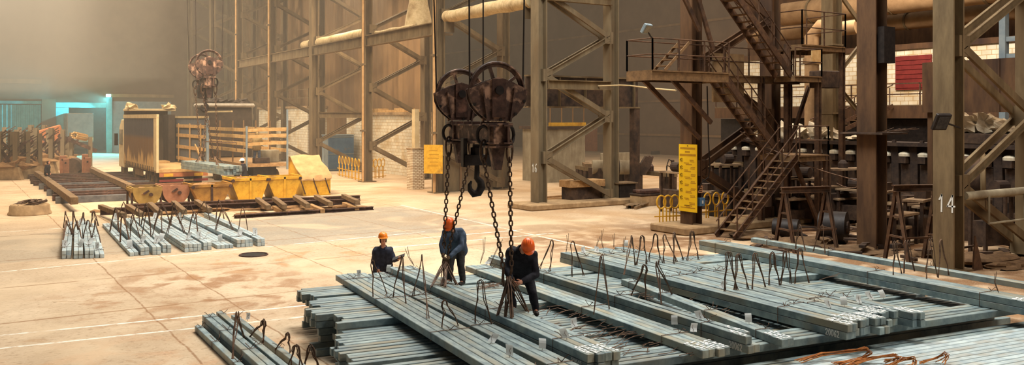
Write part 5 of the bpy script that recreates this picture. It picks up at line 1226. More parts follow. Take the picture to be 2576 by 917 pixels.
# floodlights
def flood(p, face, label, w_, h_, mt_, post=None):
    r = empty('flood_light', p, label, 'lamp'); p = Vector(p); f = Vector(face).normalized(); m = f.to_track_quat('Y', 'Z').to_matrix()
    MB().box(p, (w_, .12, h_), m=m).build('housing', mt_, r, bevel=.02); MB().box(p + f * .065, (w_ * .8, .012, h_ * .75), m=m).build('lamp_glass', m_glassdk if mt_ is not m_black else m_trouser, r)
    MB().bar(p - f * .05, Vector(post) if post else p - f * .3 - UP * .2, .04, .04).build('bracket', m_cable, r); return r
flood(atd(1626, 30.0) + UP * zof(72, 30.0), FW * .5 + RT * .6 - UP * .5, 'grey floodlight on the stair platform railing', .42, .36, m_bluegrey, post=atd(1640, 30.2) + UP * (zof(96, 30.2)))
pf = atd(2368, 24.3); pf.z = zof(306, 24.3)
flood(pf, FW * .6 + RT * .15 - UP * .35, 'black floodlight clamped to the column with number 14', .46, .5, m_black, post=(LX, CY[0] - .35, 4.1))

# ---------------------------------------------------------------- ring fences
def ring_fence(p, q, n, h, label, rr_=.22):
    p, q = Vector(p), Vector(q); r = empty('ring_fence', p, label, 'fence', 'yellow ring fences'); d = (q - p).normalized(); m = Matrix((d, d.cross(UP) * -1, UP)).transposed()
    for i in range(n):
        c = p.lerp(q, (i + .5) / n); MB().ring(c + UP * (h - rr_ * 1.35), rr_, .035, m=m, n=18, k=6, sz=1.35).build('ring', m_yel, r, smooth=True)
        for s_ in (-.07, .07): MB().cyl(c + d * s_, c + d * s_ + UP * (h - rr_ * 2.5), .028, 6).build('post', m_yel, r)
    for z in (.12, h * .38): MB().bar(p - d * .15 + UP * z, q + d * .15 + UP * z, .04, .05).build('rail', m_yel, r)
ring_fence(at(850, 441), at(907, 455), 7, 1.5, 'yellow ring fence in front of the blue booth')
ring_fence(at(930, 450), at(968, 446), 4, 1.4, 'yellow ring fence right of the foot of the ring fence column')
ring_fence(at(1655, 576), at(1706, 574), 3, 1.32, 'yellow ring fence left of the tall yellow sign', .19)
ring_fence(at(1768, 562), at(1835, 556), 3, 1.25, 'yellow ring fence partly hidden behind the stair foot', .19)

# ---------------------------------------------------------------- brick houses and booth
def house(x0, x1, y0, y1, h, label, mt_=None):
    r = empty('brick_house', (x0, y0, 0), label, 'building'); MB().bb(x0, x1, y0, y1, 0, h).build('walls', mt_ or m_brick, r); MB().bb(x0 - .15, x1, y0 - .15, y1 + .15, h, h + .2).build('roof_slab', m_concrete, r); return r
h1 = house(28.95, 30.85, 57.2, 71, 4.6, 'low white brick house behind the yellow ring fences')
for i in range(4): MB().bb(29.3, 30.2, 58 + i * 2.4, 59.8 + i * 2.4, 4.8, 5.0 + .12 * (i % 2)).build('roof_planks', m_plank, h1)
h2_ = house(28.9, 30.85, 80.5, 96, 5.3, 'hazy white brick house behind the stake-sided trailer')
MB().bb(28.82, 28.9, 85.2, 86.2, 3.0, 4.1).build('louvre_vent', m_sheet, h2_)
rl = MB()
for y in (80.6, 83.5, 86.5, 89.5): MB().bar((29, y, 5.5), (29, y, 7.2), .08, .08).build('rail_post', m_col, h2_)
for z in (6.3, 7.1): MB().bar((29, 80.5, z), (29, 96, z), .07, .07).build('hand_rail', m_col, h2_)
p = at(1051, 476); r = empty('brick_pillar', p, 'short white small-brick pillar left of the front hoist chains', 'pillar'); MB().bb(p.x - .35, p.x + .45, p.y, p.y + .8, 0, 2.45).build('brickwork', m_brick_sm, r); MB().bb(p.x - .38, p.x + .48, p.y - .03, p.y + .83, 2.45, 2.53).build('cap', m_concrete, r)
o = MB().bb(p.x - .1, p.x + .2, p.y + .2, p.y + .6, 2.53, 4.9).build('pipe_casing', m_cream); tag(o, 'tall narrow pale casing standing on the white brick pillar', 'casing')
p = at(833, 431); x, y = 26.3, 68.3; r = empty('blue_booth', (x, y, 0), 'blue steel booth behind the yellow ring fence', 'booth')
MB().bb(x, x + 2.2, y, y + 1.5, .0, 2.9).build('body', m_blue, r, bevel=.02); MB().bb(x - .05, x + 2.25, y - .05, y + 1.55, 2.9, 2.98).build('roof', m_bluegrey, r)
for i in range(2): MB().bb(x - .04, x, y + .08 + i * .72, y + .72 + i * .72, .15, 2.75).build('door', m_bluegrey, r)
for z in (.1, 1.35, 2.75): MB().bb(x - .02, x + 2.22, y - .04, y, z, z + .08).build('rib', m_bluegrey, r)
# column 17 panel, concrete cabin, gallery, girder
o = MB().bb(24.6, 28.4, 45.6, 45.9, .02, 4.0).build('sheet_screen', m_col); tag(o, 'brown sheet screen between the column legs behind the front hoist', 'screen')
for x in (25.8, 27.1): MB().bb(x - .06, x + .06, 45.5, 45.6, .05, 4.0).build('stiffener', m_sheet, o)
p = at(1428, 457); r = empty('concrete_cabin', p, 'streaked grey concrete cabin behind the column numbered 16', 'cabin'); x, y = p.x, p.y
MB().bb(x - 1.7, x + 1.5, y, y + 3, 0, 3.6).build('walls', m_concrete_g, r); MB().bb(x - 1.9, x + 1.7, y - .2, y + 3.2, 3.6, 3.8).build('roof', m_machine, r)
for z, h in ((4.55, .25), (5.2, .06)): MB().bb(x - 1.6, x + 1.5, y - .1, y, z - (.75 if h == .25 else 0), z - .5 if h == .25 else z + h).build('yellow_edge', m_yel, r)
for k in range(4): MB().bar((x - 1.5 + k * .95, y - .05, 3.8), (x - 1.5 + k * .95, y - .05, 5.2), .06, .06).build('rail_post', m_sheet, r)
r = empty('plate_girder', (24.9, 37.2, 4.9), 'deep dark brown plate girder crossing behind the column numbered 16', 'girder')
MB().bb(24.9, 32.4, 37.15, 37.25, 4.95, 6.5).build('web', m_machine, r)
for z in (4.9, 6.5): MB().bb(24.9, 32.4, 36.95, 37.45, z, z + .08).build('flange', m_col, r)
for i in range(5): MB().bb(25.2 + i * 1.7, 25.26 + i * 1.7, 36.98, 37.15, 4.98, 6.5).build('stiffener', m_col, r)
MB().bb(32.0, 32.4, 37.0, 37.4, 0, 4.9).build('leg', m_machine, r)
pts = [atd(1505, 44) + UP * zof(216, 44), atd(1560, 43) + UP * zof(214, 43), atd(1585, 42.5) + UP * zof(215, 42.5), atd(1640, 38) + UP * zof(222, 38), atd(1700, 34.2) + UP * zof(227, 34.2)]
o = MB().tube(pts, .035, 6).build('hanging_cable', m_cream, smooth=True); tag(o, 'pale sagging cable between the column 16 and the stair column', 'cable')
# ---------------------------------------------------------------- stock beside column 16
def thing_box(u, v, w_, dp, h, mt_, name, label, cat, z=0, rz=0, bev=.02):
    p = at(u, v) if z == 0 else at(u, v, z); o = MB().box((p.x, p.y + dp / 2, z + h / 2), (w_, dp, h), rz).build(name, mt_, bevel=bev); tag(o, label, cat); return o
a, c = atd(1490, 51), atd(1606, 51); a.z = c.z = 1.5; r = empty('large_pipe', (a.x, a.y, 1.1), 'fat grey pipe with a flared shovel-like end lying on beams', 'pipe')
MB().cyl(a, c, .42, 20).build('barrel', m_concrete_g, r, smooth=True); MB().cyl(a.lerp(c, .55), a.lerp(c, .58), .45, 20).build('joint', m_machine, r)
dv = (c - a).normalized(); e = MB(); q = c + dv * .1; m = Matrix((dv, dv.cross(UP) * -1, UP)).transposed()
e.prism([(-.3, -.42), (.25, -.45), (.55, .0), (.75, .62), (.68, .66), (.6, .6), (.5, .7), (.42, .62), (.3, .66), (-.05, .1), (-.3, .1)], .6, q, m); e.build('flared_end', m_machine, r)
for f in (.1, .9): MB().box(a.lerp(c, f) - UP * .77, (.5, .9, 1.46 - .0), .2).build('cradle', m_machine, r)
o = thing_box(1550, 452, 2.6, .2, 1.9, m_concrete_g, 'upright_plate', 'pale upright plate with dark rim behind the fat pipe', 'plate', rz=.0)
RK = empty('beam_rack', at(1580, 480), 'low rack of steel beams left of the tall yellow sign', 'rack'); p0 = at(1470, 468); p1 = at(1700, 490)
for i in range(3):
    for t_ in (.02, .5, .98): MB().box(p0.lerp(p1, t_) + Vector((.3 * i, .8 * i, .5)), (.25, .25, 1.0)).build('leg', m_machine, RK)
    MB().bar(p0 + Vector((.3 * i, .8 * i, 1.12)), p1 + Vector((.3 * i, .8 * i, 1.12)), .3, .22).build('bearer', m_col, RK)
for i in range(4):
    q = p0.lerp(p1, .05 + .23 * i) + Vector((0, 0, 1.24)); o = MB().bar(q, q + Vector((1.3 + .4 * (i % 2), 2.0, 0)), .45, .2 + .1 * (i % 2)).build('steel_beam', m_rust if i % 2 else m_wood_dk); o.location.z = 1.235; tag(o, f'rusty beam, {nth(i)} from left, lying on the low rack', 'beam', 'beams on the low rack')
o = thing_box(1533, 507, 1.05, .9, .95, m_cardboard, 'cardboard_box', 'peach cardboard box at the foot of column 16', 'box'); MB().bb(o.location.x + .2, o.location.x + .34, o.location.y - .46, o.location.y - .45, .4, .75).build('label_print', m_rust, o)
o = thing_box(1580, 503, 1.05, .9, .85, m_black, 'open_crate', 'dark open crate on a pallet right of the peach box', 'crate', z=.14); MB().bb(o.location.x - .55, o.location.x + .55, o.location.y - .5, o.location.y + .5, .02, .13).build('pallet', m_wood, o); MB().bb(o.location.x - .62, o.location.x + .62, o.location.y - .52, o.location.y + .5, .99, 1.05).build('lid', m_wood_dk, o)
o = thing_box(1480, 470, 2.2, 1.0, .35, m_wood, 'plank_tray', 'wooden tray of planks behind the brace of column 16', 'tray', z=.9); MB().bb(o.location.x - 1, o.location.x + 1, o.location.y - .4, o.location.y + .4, 0.01, .89).build('stand', m_machine, o)
o = thing_box(1648, 517, 1.75, .9, .5, m_concrete, 'concrete_block', 'long concrete block left of the ring fence by the sign', 'block')
o2 = MB().box((o.location.x, o.location.y, .56), (1.8, .95, .1)).build('steel_plate', m_machine, bevel=.02); tag(o2, 'lower dark plate lying on the long concrete block', 'plate')
o2 = MB().box((o.location.x + .1, o.location.y, .70), (1.7, .85, .17)).build('steel_plate', m_rust, bevel=.03); tag(o2, 'upper dark plate lying on the long concrete block', 'plate')
p = at(1598, 523); r = empty('broken_pallet', p, 'broken wooden pallet lying at the corner of the low plinth', 'pallet')
for i in range(5): MB().box((p.x - .2 + i * .3, p.y + .3 + R(-.1, .1), .17 + R(-.02, .02)), (.22, 1.2, .04), -.9 + R(-.1, .1)).build('board', m_wood_dk, r)
for i in range(3): MB().box((p.x + .2 + i * .12, p.y - .1 + i * .45, .07), (1.5, .12, .14), R(-.05, .05) + .6).build('bearer', m_wood_dk, r)
for i, (u, v, ang) in enumerate(((1400, 496, .2), (1420, 501, -.1), (1445, 492, .3))):
    p = at(u, v); o = MB().box((p.x, p.y, .05 + .0), (2.4 - .4 * i, .2, .1), ang).build('loose_plank', m_wood); tag(o, f'loose plank, {nth(i)} from left, on the floor behind column 16', 'plank')
o = MB().box(at(1660, 388) + UP * .2, (2.6, .6, .4), .1).build('steel_slab', m_black, bevel=.05); tag(o, 'dark slab lying far back on the side bay floor', 'slab')
p = at(1694, 520); o = MB().bb(p.x - .06, p.x + .06, p.y, p.y + .12, 0, 2.3).build('cable_post', m_machine); tag(o, 'thin dark post just left of the tall yellow sign', 'post')
for k in range(2):
    MB().tube([(p.x, p.y, 2.2 - .3 * k), (p.x - .3 - .1 * k, p.y, 2.35 - .3 * k), (p.x - .45, p.y, 2.0 - .3 * k), (p.x - .4, p.y + .05, 1.2)], .025, 6).build('cable', m_cable, o, smooth=True)

# ---------------------------------------------------------------- staircase tower
ST = empty('steel_staircase', (23.8, 22.4, 0), 'tall rusty zigzag steel staircase with platforms around the sign column', 'staircase')
m_stair = M('stair_steel', (74, 52, 39), (108, 78, 55), 5, .7, .1, .3, (62, 46, 36), 2)
m_tread = M('stair_tread', (110, 84, 58), (146, 112, 76), 5, .75, .1, .3)
def flight(xa, za, xb, zb, ya, yb, nm='flight'):
    s = MB()
    for y in (ya, yb): s.chan((xa, y, za), (xb, y, zb), .07, .26, .02)
    f = s.build(nm, m_stair, ST); n = int(abs(zb - za) / .24); d = 1 if xb > xa else -1
    for i in range(1, n): x = xa + (xb - xa) * i / n; z = za + (zb - za) * i / n; MB().bb(x - .13, x + .13, ya, yb, z - .015, z + .015).build('tread', m_tread, f)
    for y in (ya, yb):
        for h in (.55, 1.05): MB().tube([(xa, y, za + h), (xb, y, zb + h)], .024, 6).build('hand_rail', m_stair, f)
        for i in range(5): x = xa + (xb - xa) * (i + .15) / 4.3; z = za + (zb - za) * (i + .15) / 4.3; MB().bar((x, y, z), (x, y, z + 1.05), .04, .04).build('rail_post', m_stair, f)
    return f
def platform(x0, x1, y0, y1, z, sides, nm='platform', rail=1.1, th=.2):
    p = MB().bb(x0, x1, y0, y1, z - .04, z).build(nm, m_tread, ST); 
    for a in ((x0, y0, x1, y0), (x0, y1, x1, y1), (x0, y0, x0, y1), (x1, y0, x1, y1)): MB().chan((a[0], a[1], z - th / 2 - .04), (a[2], a[3], z - th / 2 - .04), .06, th, .015).build('edge_channel', m_tread, p)
    seg = {'f': ((x0, y0), (x1, y0)), 'b': ((x0, y1), (x1, y1)), 'l': ((x0, y0), (x0, y1)), 'r': ((x1, y0), (x1, y1))}
    for sd in sides:
        (ax, ay), (bx, by) = seg[sd]
        for h in (rail * .5, rail): MB().tube([(ax, ay, z + h), (bx, by, z + h)], .026, 6).build('hand_rail', m_stair, p)
        k = max(1, int(math.hypot(bx - ax, by - ay) / 1.2))
        for i in range(k + 1): t_ = i / k; MB().bar((ax + (bx - ax) * t_, ay + (by - ay) * t_, z), (ax + (bx - ax) * t_, ay + (by - ay) * t_, z + rail), .045, .045).build('rail_post', m_stair, p)
    return p
flight(23.75, .05, 27.2, 2.96, 22.0, 22.9)
platform(27.2, 28.9, 21.95, 23.85, 2.96, 'fr')
flight(27.4, 2.96, 24.2, 6.05, 23.05, 23.8)
platform(20.5, 24.25, 22.75, 24.1, 6.05, 'flb', th=.32)
platform(24.25, 29.6, 23.86, 24.2, 6.05, 'b', 'walkway', th=.25)
platform(28.0, 29.6, 22.8, 23.86, 6.05, 'fr')
flight(28.0, 6.05, 24.3, 9.6, 23.0, 23.75)
platform(29.4, 32.2, 23.6, 25.6, 7.4, 'flr', rail=1.4)
platform(22.6, 24.4, 22.9, 23.9, 9.6, 'fl')
for x, y, z in ((27.3, 23.9, 6.0), (28.85, 21.99, 2.9), (28.85, 23.9, 7.4), (29.5, 22.9, 6.0), (30.9, 25.5, 7.4), (32.1, 23.7, 7.4)): MB().ibeam((x, y, 0), (x, y, z), .2, .2, .02, up=(1, 0, 0)).build('post', m_stair, ST)
for a, c in (((24.0, 23.4, 4.2), (22.0, 23.4, 5.8)), ((24.0, 24.0, 3.6), (21.2, 24.0, 5.75)), ((28.9, 22.4, .2), (27.4, 22.4, 2.8)), ((28.9, 23.9, 3.1), (30.2, 23.9, 5.7)), ((23.4, 23.4, 7.6), (22.2, 23.4, 9.4)), ((23.9, 23.2, 6.9), (22.9, 23.2, 9.3))): MB().chan(a, c, .1, .16, .02).build('brace', m_stair, ST)
for s_ in range(4): MB().bb(21.8 + s_ * .26, 22.06 + s_ * .26, 23.5, 24.05, 6.25 + s_ * .24, 6.28 + s_ * .24).build('step', m_tread, ST)
for y in (23.48, 24.07): MB().bar((21.75, y, 6.1), (22.95, y, 7.15), .03, .1).build('step_stringer', m_tread, ST)
o = MB().bb(29.9, 30.5, 23.5, 23.55, 6.6, 7.2).build('hanging_sheet', m_plank); tag(o, 'small ochre panel hanging from the upper stair platform', 'sheet')
o = MB().bb(25.0, 26.7, 24.25, 24.35, 5.0, 6.9).build('hanging_sheet', m_concrete); tag(o, 'khaki sheet panel hung behind the middle stair flight', 'sheet')
o = MB().bb(29.7, 30.9, 22.9, 23.5, 5.6, 6.3).build('hanging_bin', m_machine, bevel=.03); tag(o, 'dark steel box hung at the end of the stair walkway', 'box')
cb = MB().tube([(LX + .35, CY[1] - .5, 5.6), (LX + .42, CY[1] - .5, 3.6), (LX + .5, CY[1] - .5, 2.5), (LX + .45, CY[1] - .48, 2.1), (LX + .1, CY[1] - .45, 1.9), (LX - .02, CY[1] - .4, 1.6)], .025, 6).build('hanging_hose', m_cable, smooth=True); tag(cb, 'dark hose curling down the sign column beside the braces', 'hose')

# ---------------------------------------------------------------- side bay: posts, walkway, control house, ducts
o = MB().ibeam((26.1, 18.1, 0), (26.1, 18.1, 13), .72, .62, .05, up=(1, 0, 0)).build('steel_post', m_coldk); tag(o, 'dark brown steel post between the stairs and column 14', 'post')
MB().bb(25.5, 26.9, 17.3, 18.9, 3.84, 3.9).build('shelf_bracket', m_machine, o); tw = MB()
MB().bb(25.9, 26.5, 17.5, 17.75, 6.2, 7.4).build('junction_box', m_black, o)
for i in range(10): a = Vector((25.6 + R(0, .6), 17.3 + R(0, .4), 3.92)); tw.bar(a, a + Vector((R(.5, 1.3), R(-.4, .1), R(.02, .16))), .02, .02)
tag(tw.build('loose_rods', m_wire), 'loose rods and twigs resting on the dark post bracket', 'scrap wire', kind='stuff')
SHELVES = True
p = atd(2092, 40); r = empty('side_column', (p.x, p.y, 0), 'brown column of the side bay left of the dark post', 'column')
MB().ibeam((p.x, p.y, 0), (p.x, p.y, 14), .6, .7, .06, up=(1, 0, 0)).build('leg', m_col, r)
for z in (4.6, 6.5, 7.7): MB().box((p.x, p.y - .02, z), (.76, .66, .08)).build('batten', m_col, r)
MB().chan((p.x + .2, p.y, 6.2), (p.x + 2.6, p.y, 8.2), .1, .2, .02).build('brace', m_col, r); MB().chan((p.x + .2, p.y, 6.0), (p.x + 1.8, p.y, 4.8), .1, .2, .02).build('brace', m_col, r)
MB().chan((p.x + 2.6, p.y, 8.4), (p.x + .2, p.y, 10.4), .1, .2, .02).build('brace', m_col, r)
W = empty('walkway_gallery', (41.4, 10, 4.5), 'elevated steel walkway with pipe railing in front of the white brick control room', 'walkway')
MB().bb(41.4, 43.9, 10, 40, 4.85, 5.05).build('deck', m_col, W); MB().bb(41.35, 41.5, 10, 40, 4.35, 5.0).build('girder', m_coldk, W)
for z in (5.6, 6.15): MB().bar((41.45, 10, z), (41.45, 40, z), .06, .06).build('hand_rail', m_stair, W)
for i in range(16): MB().bar((41.45, 10 + i * 2, 5.05), (41.45, 10 + i * 2, 6.15), .06, .06).build('rail_post', m_stair, W)
for i in range(6): MB().bar((42.5, 11 + i * 5.6, 0), (42.5, 11 + i * 5.6, 4.85), .35, .35).build('leg', m_machine, W)
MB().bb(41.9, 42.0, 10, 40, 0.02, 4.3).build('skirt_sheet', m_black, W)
ch = empty('control_house', (44, 12, 5.05), 'white brick control room on the elevated walkway', 'building'); MB().bb(44, 46.4, 10, 40, 5.05, 8.1).build('walls', m_brick, ch); MB().bb(43.9, 46.5, 9.9, 40.1, 8.1, 8.4).build('roof', m_coldk, ch)
MB().bb(43.92, 44.0, 26.9, 29.0, 5.9, 7.75).build('red_shutter', m_red, ch)
for i in range(7): MB().bb(43.89, 43.93, 26.95, 28.95, 6.0 + i * .25, 6.06 + i * .25).build('shutter_rib', m_red, ch)
MB().bb(43.9, 44, 25.9, 26.25, 5.05, 8.1).build('pale_pipe', m_bluegrey, ch); MB().bb(43.88, 44, 25.2, 25.5, 5.05, 8.1).build('dark_pipe', m_coldk, ch); MB().bb(43.86, 44, 24.9, 25.35, 5.1, 6.2).build('orange_panel', m_plank, ch); MB().bb(43.9, 44, 33.2, 34.2, 5.1, 7.0).build('door', m_concrete_g, ch)
MB().bb(42, 46.4, 10, 40, 0, 5.04).build('base_block', m_machine, ch) if False else None
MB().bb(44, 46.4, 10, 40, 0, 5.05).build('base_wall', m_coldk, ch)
struct(MB().bb(46.6, 47, 4, 42, 0, 26).build('wall_side', m_coldk))
for i, (z, r_, x, y0_, y1_, lb) in enumerate(((10.7, .7, 43.2, 10, 36, 'fat brown duct running high above the control room'), (9.7, .45, 44.6, 10, 40, 'thinner brown duct below the fat duct'))):
    d = MB().cyl((x, y0_, z), (x, y1_, z), r_, 20).build('air_duct', m_ductdk, smooth=True); tag(d, lb, 'duct')
    for k in range(5): MB().cyl((x, y0_ + 3 + k * 5.2, z), (x, y0_ + 3.12 + k * 5.2, z), r_ + .05, 20).build('flange', m_col, d)
    for k in (0, 1): MB().bb(x - .08, x + .08, y0_ + 4 + 16 * k, y0_ + 4.15 + 16 * k, 8.4 if x > 43.8 else 5.05, z - r_ + .03).build('support', m_col, d)
for i, (u, d_, zt) in enumerate(((2042, 47.5, 8.8), (2085, 46, 8.5))):
    p = atd(u, d_); o = MB().tube([(p.x, p.y, 0), (p.x, p.y, zt), (p.x + .1, p.y - .5, zt + .5), (p.x + .3, p.y - 1.5, zt + .55)], .38, 14).build('vertical_duct', m_ductdk, smooth=True); tag(o, ['left', 'right'][i] + ' upright brown duct at the left end of the control room', 'duct')
    MB().cyl((p.x, p.y, 7.3), (p.x, p.y, 7.6), .46, 14).build('flange', m_ductdk, o)
# access stair to the walkway
r = empty('access_stair', (37.5, 27.6, 3.4), 'small railed steel stair climbing to the walkway above the sacks', 'stairs')
for y in (27.4, 28.3):
    MB().bar((37.4, y + 1.2, 3.3), (41.3, y, 5.0), .05, .22).build('stringer', m_stair, r)
    MB().tube([(37.4, y + 1.2, 4.3), (41.3, y, 6.1)], .03, 6).build('hand_rail', m_stair, r)
    for t_ in (.05, .35, .65, .95): q = Vector((37.4, y + 1.2, 3.3)).lerp(Vector((41.3, y, 5.0)), t_); MB().bar(q, q + UP * 1.02, .04, .04).build('rail_post', m_stair, r)
for i in range(1, 9): q = Vector((37.4, 29.05, 3.3)).lerp(Vector((41.3, 27.85, 5.0)), i / 9); MB().box(q, (.25, .9, .04), -.3).build('tread', m_tread, r)
MB().bar((37.5, 28.2, 0), (37.5, 28.2, 3.3), .2, .2).build('post', m_stair, r); MB().bar((37.5, 29.3, 0), (37.5, 29.3, 3.3), .2, .2).build('post', m_stair, r)
# rolling mill stands
m_mill = M('mill_iron', (52, 42, 38), (82, 64, 52), 3.5, .7, .1, .4, (112, 86, 64), 1.2, t3=(.6, .75))
def mill_stand(y, i):
    r = empty('mill_stand', (34, y, 0), f'dark rolling mill stand, {nth(i)} from the stair end of the line', 'mill stand', 'rolling mill stands', local=True)
    MB().prism([(-.6, 0), (.6, 0), (.6, .5), (.42, .7), (.42, 2.6), (.5, 3.2), (-.5, 3.2), (-.42, 2.6), (-.42, .7), (-.6, .5)], .34, (0, 0, 0)).build('housing', m_mill, r, bevel=.02)
    MB().bb(-.36, .1, .2, .62, 1.0, 2.45).build('chock', m_machine, r); MB().lathe([(.26, 0), (.27, .1), (.2, .16), (.1, .2), (0, .21)], (-.35, .42, 2.78), 14).build('motor_cap', m_sack, r)
    MB().cyl((-.6, .42, 1.0), (-.2, .42, 1.0), .2, 12).build('spindle', m_black, r); MB().bb(-.6, -.1, .25, .6, 2.5, 2.78).build('bearing_block', m_machine, r); MB().bb(-.5, .5, .18, .66, .0, .9).build('base', m_black, r); return r
ms = mill_stand(30.8, 0)
for i in range(1, 17): copy_tree(ms, Vector((34, 30.8 - i * .86, 0)), None, f'dark rolling mill stand, {nth(i)} from the stair end of the line')
tb_ = MB().bb(33.3, 34.7, 16.5, 31.6, 3.2, 3.36).build('mill_top_beam', m_mill); tag(tb_, 'long dark top beam joining the mill stands under the white sacks', 'beam')
for i in range(12): MB().bb(33.3, 33.4, 17 + i * 1.25, 17.15 + i * 1.25, 3.36, 3.46).build('lug', m_mill, tb_)
for i, (y, s_, z) in enumerate(((29.6, .62, 0), (28.9, .7, 0), (28.2, .72, 0), (27.55, .66, 0), (26.3, .78, 0), (25.75, .6, 0), (24.4, .2, 0), (23.9, .25, 0), (20.0, .45, .42), (19.3, .7, .42), (18.6, .75, .42), (17.9, .5, .42))):
    o = MB().blob((34.0, y, 3.36 + z + s_ * .45), (.5, .46, s_ * .62), .55, 14, y, -s_ * .45).build('white_sack', m_sack, smooth=False); tag(o, f'crumpled white sack, {nth(i)} along the mill top beam from the stair end', 'sack', 'white sacks on the mill line')
o = MB().bb(33.4, 34.6, 17.4, 20.5, 3.365, 3.775).build('sack_tray', m_machine, bevel=.02); tag(o, 'dark tray carrying white sacks behind column 14', 'tray')
# plates, frames and drums behind column 14
o = MB().bb(33.0, 33.2, 12.5, 20.6, 4.6, 6.6).build('plate_screen', m_coldk); tag(o, 'large dark red-brown plate screen behind column 14', 'screen')
for y in (12.7, 20.4): MB().bb(33.2, 33.4, y - .1, y + .1, 0, 6.6).build('leg', m_coldk, o)
for i in range(4): MB().bb(32.95, 33.0, 13.5 + i * 2, 13.56 + i * 2, 4.6, 6.6).build('rib', m_coldk, o)
r = empty('grey_frame', (36.5, 15.5, 6.4), 'pale grey steel frame seen above the plate screen', 'frame'); Yc = 16.2
for y in (14.4, 19.2): MB().bar((36.5, y, 0), (36.5, y, 9.5), .25, .3).build('post', m_bluegrey, r)
for z in (6.9, 7.6, 9.0): MB().bar((36.5, 14.4, z), (36.5, 19.2, z), .18, .2).build('rail', m_bluegrey, r)
for y in (15.4, 16.6, 17.8): MB().bar((36.5, y, 7.6), (36.5, y + .9, 9.0), .12, .15).build('brace', m_bluegrey, r)
o = MB().cyl((24.5, 14.0, 2.15), (31.5, 14.0, 2.15), .12, 10).build('hanging_pipe', m_concrete_g, smooth=True); tag(o, 'grey pipe fixed across the legs of column 14', 'pipe')
MB().tube([(25.6, 13.9, 2.15), (25.6, 13.9, 1.3), (27.6, 13.9, 1.3), (27.6, 13.9, 2.15)], .035, 6).build('branch', m_concrete_g, o)
r = empty('cable_drum', (31.2, 17.6, .2), 'large dark cable drum with a highlight-coloured rim behind column 14', 'drum'); mm = Matrix.Rotation(.5, 3, 'Z')
for s_ in (-.4, .4): MB().ring(Vector((31.2, 17.6, 2.2)) + mm @ Vector((0, s_, 0)), .85, .09, m=mm, n=28, k=6).build('rim', m_col, r, smooth=True)  # lighter colour on the rims stands for a highlight
MB().cyl(Vector((31.2, 17.6, 2.2)) + mm @ Vector((0, -.38, 0)), Vector((31.2, 17.6, 2.2)) + mm @ Vector((0, .38, 0)), .8, 28).build('barrel', m_machine, r, smooth=True)
for s_ in (-.6, .6): MB().box((31.2 + s_, 17.6, .7), (.25, .8, 1.4), .5).build('stand', m_machine, r)
def trestle(a, c, h, label, spread=.55):
    a, c = Vector(a), Vector(c); r = empty('steel_trestle', a, label, 'trestle', 'steel trestles'); d = (c - a).normalized(); s_ = d.cross(UP)
    MB().ibeam(a + UP * h, c + UP * h, .2, .2, .02).build('top_beam', m_stair, r)
    for e in (a + d * .12, c - d * .12):
        for k in (-1, 1): MB().chan(e + UP * (h - .1) + s_ * k * .05, e + s_ * k * spread, .1, .1, .015, up=(1, 0, 0)).build('leg', m_stair, r)
        for z in (.35, .62): MB().bar(e + UP * h * z + s_ * spread * (1 - z), e + UP * h * z - s_ * spread * (1 - z), .05, .06).build('rung', m_stair, r)
    MB().bar(a + UP * h * .35 + s_ * spread * .65, c + UP * h * .35 + s_ * spread * .65, .05, .06).build('rail', m_stair, r)
p = at(2030, 628); trestle(p + Vector((-.9, .3, 0)), p + Vector((.9, -.2, 0)), 2.0, 'rusty steel trestle before the mill stands, left of the dark post')
p = at(2292, 660); trestle(p + Vector((-.45, .3, 0)), p + Vector((1.0, -.3, 0)), 2.25, 'rusty steel trestle between the dark post and column 14', .6)
for i, (u, v, w_, dp, h, mt_, lb) in enumerate(((1890, 545, 2.6, 1.4, 1.1, m_black, 'low dark machine bed under the stair landing'), (1960, 560, 1.4, 1.2, 1.5, m_machine, 'tall dark machine block right of the stair foot'), (2110, 560, 2.2, 1.3, .9, m_machine, 'dark machine bed before the mill stands'), (2290, 575, 2.0, 1.3, 1.2, m_machine, 'dark machine bed behind the right trestle'), (2500, 590, 2.4, 1.2, .9, m_machine, 'dark plate stack behind the braces of column 14'), (1840, 520, 1.5, 1.5, 2.4, m_black, 'dark square tank behind the sign column braces'), (2170, 520, 3.0, .8, 2.0, m_mill, 'long dark gearbox row below the mill stands'), (2040, 520, 3.0, .8, 1.7, m_mill, 'long low gearbox row near the stairs'))):
    p = at(u, v); r = empty('machine_bed', p, lb, 'machine'); x, y = p.x, p.y
    MB().box((x, y + dp / 2, h * .4), (w_, dp, h * .8)).build('body', mt_, r, bevel=.04); MB().box((x, y + dp / 2, h * .86), (w_ * 1.06, dp * 1.06, h * .1)).build('top_plate', m_col if i % 2 else m_machine, r)
    for k in range(int(w_ * 1.5)): MB().box((x - w_ / 2 + .3 + k * .6, y - .03, h * .4), (.08, .08, h * .75)).build('rib', m_machine, r)
    for k in (-.3, .2): MB().cyl((x + k * w_, y + dp * .3, h * .9), (x + k * w_, y + dp * .3, h * 1.12), .16, 12).build('cap', mt_, r)
for i, (u, v, rr_, lb) in enumerate(((2115, 612, .55, 'dark round roll lying right of the left trestle'), (1995, 600, .35, 'small dark roll lying behind the left trestle'))):
    p = at(u, v); o = MB().cyl((p.x - .2, p.y + .7, rr_), (p.x + .2, p.y - .1, rr_), rr_, 24).build('steel_roll', m_black, smooth=True); tag(o, lb, 'roll'); MB().cyl((p.x + .2, p.y - .1, rr_), (p.x + .23, p.y - .16, rr_), rr_ * .4, 14).build('shaft', m_machine, o)
mb = MB()
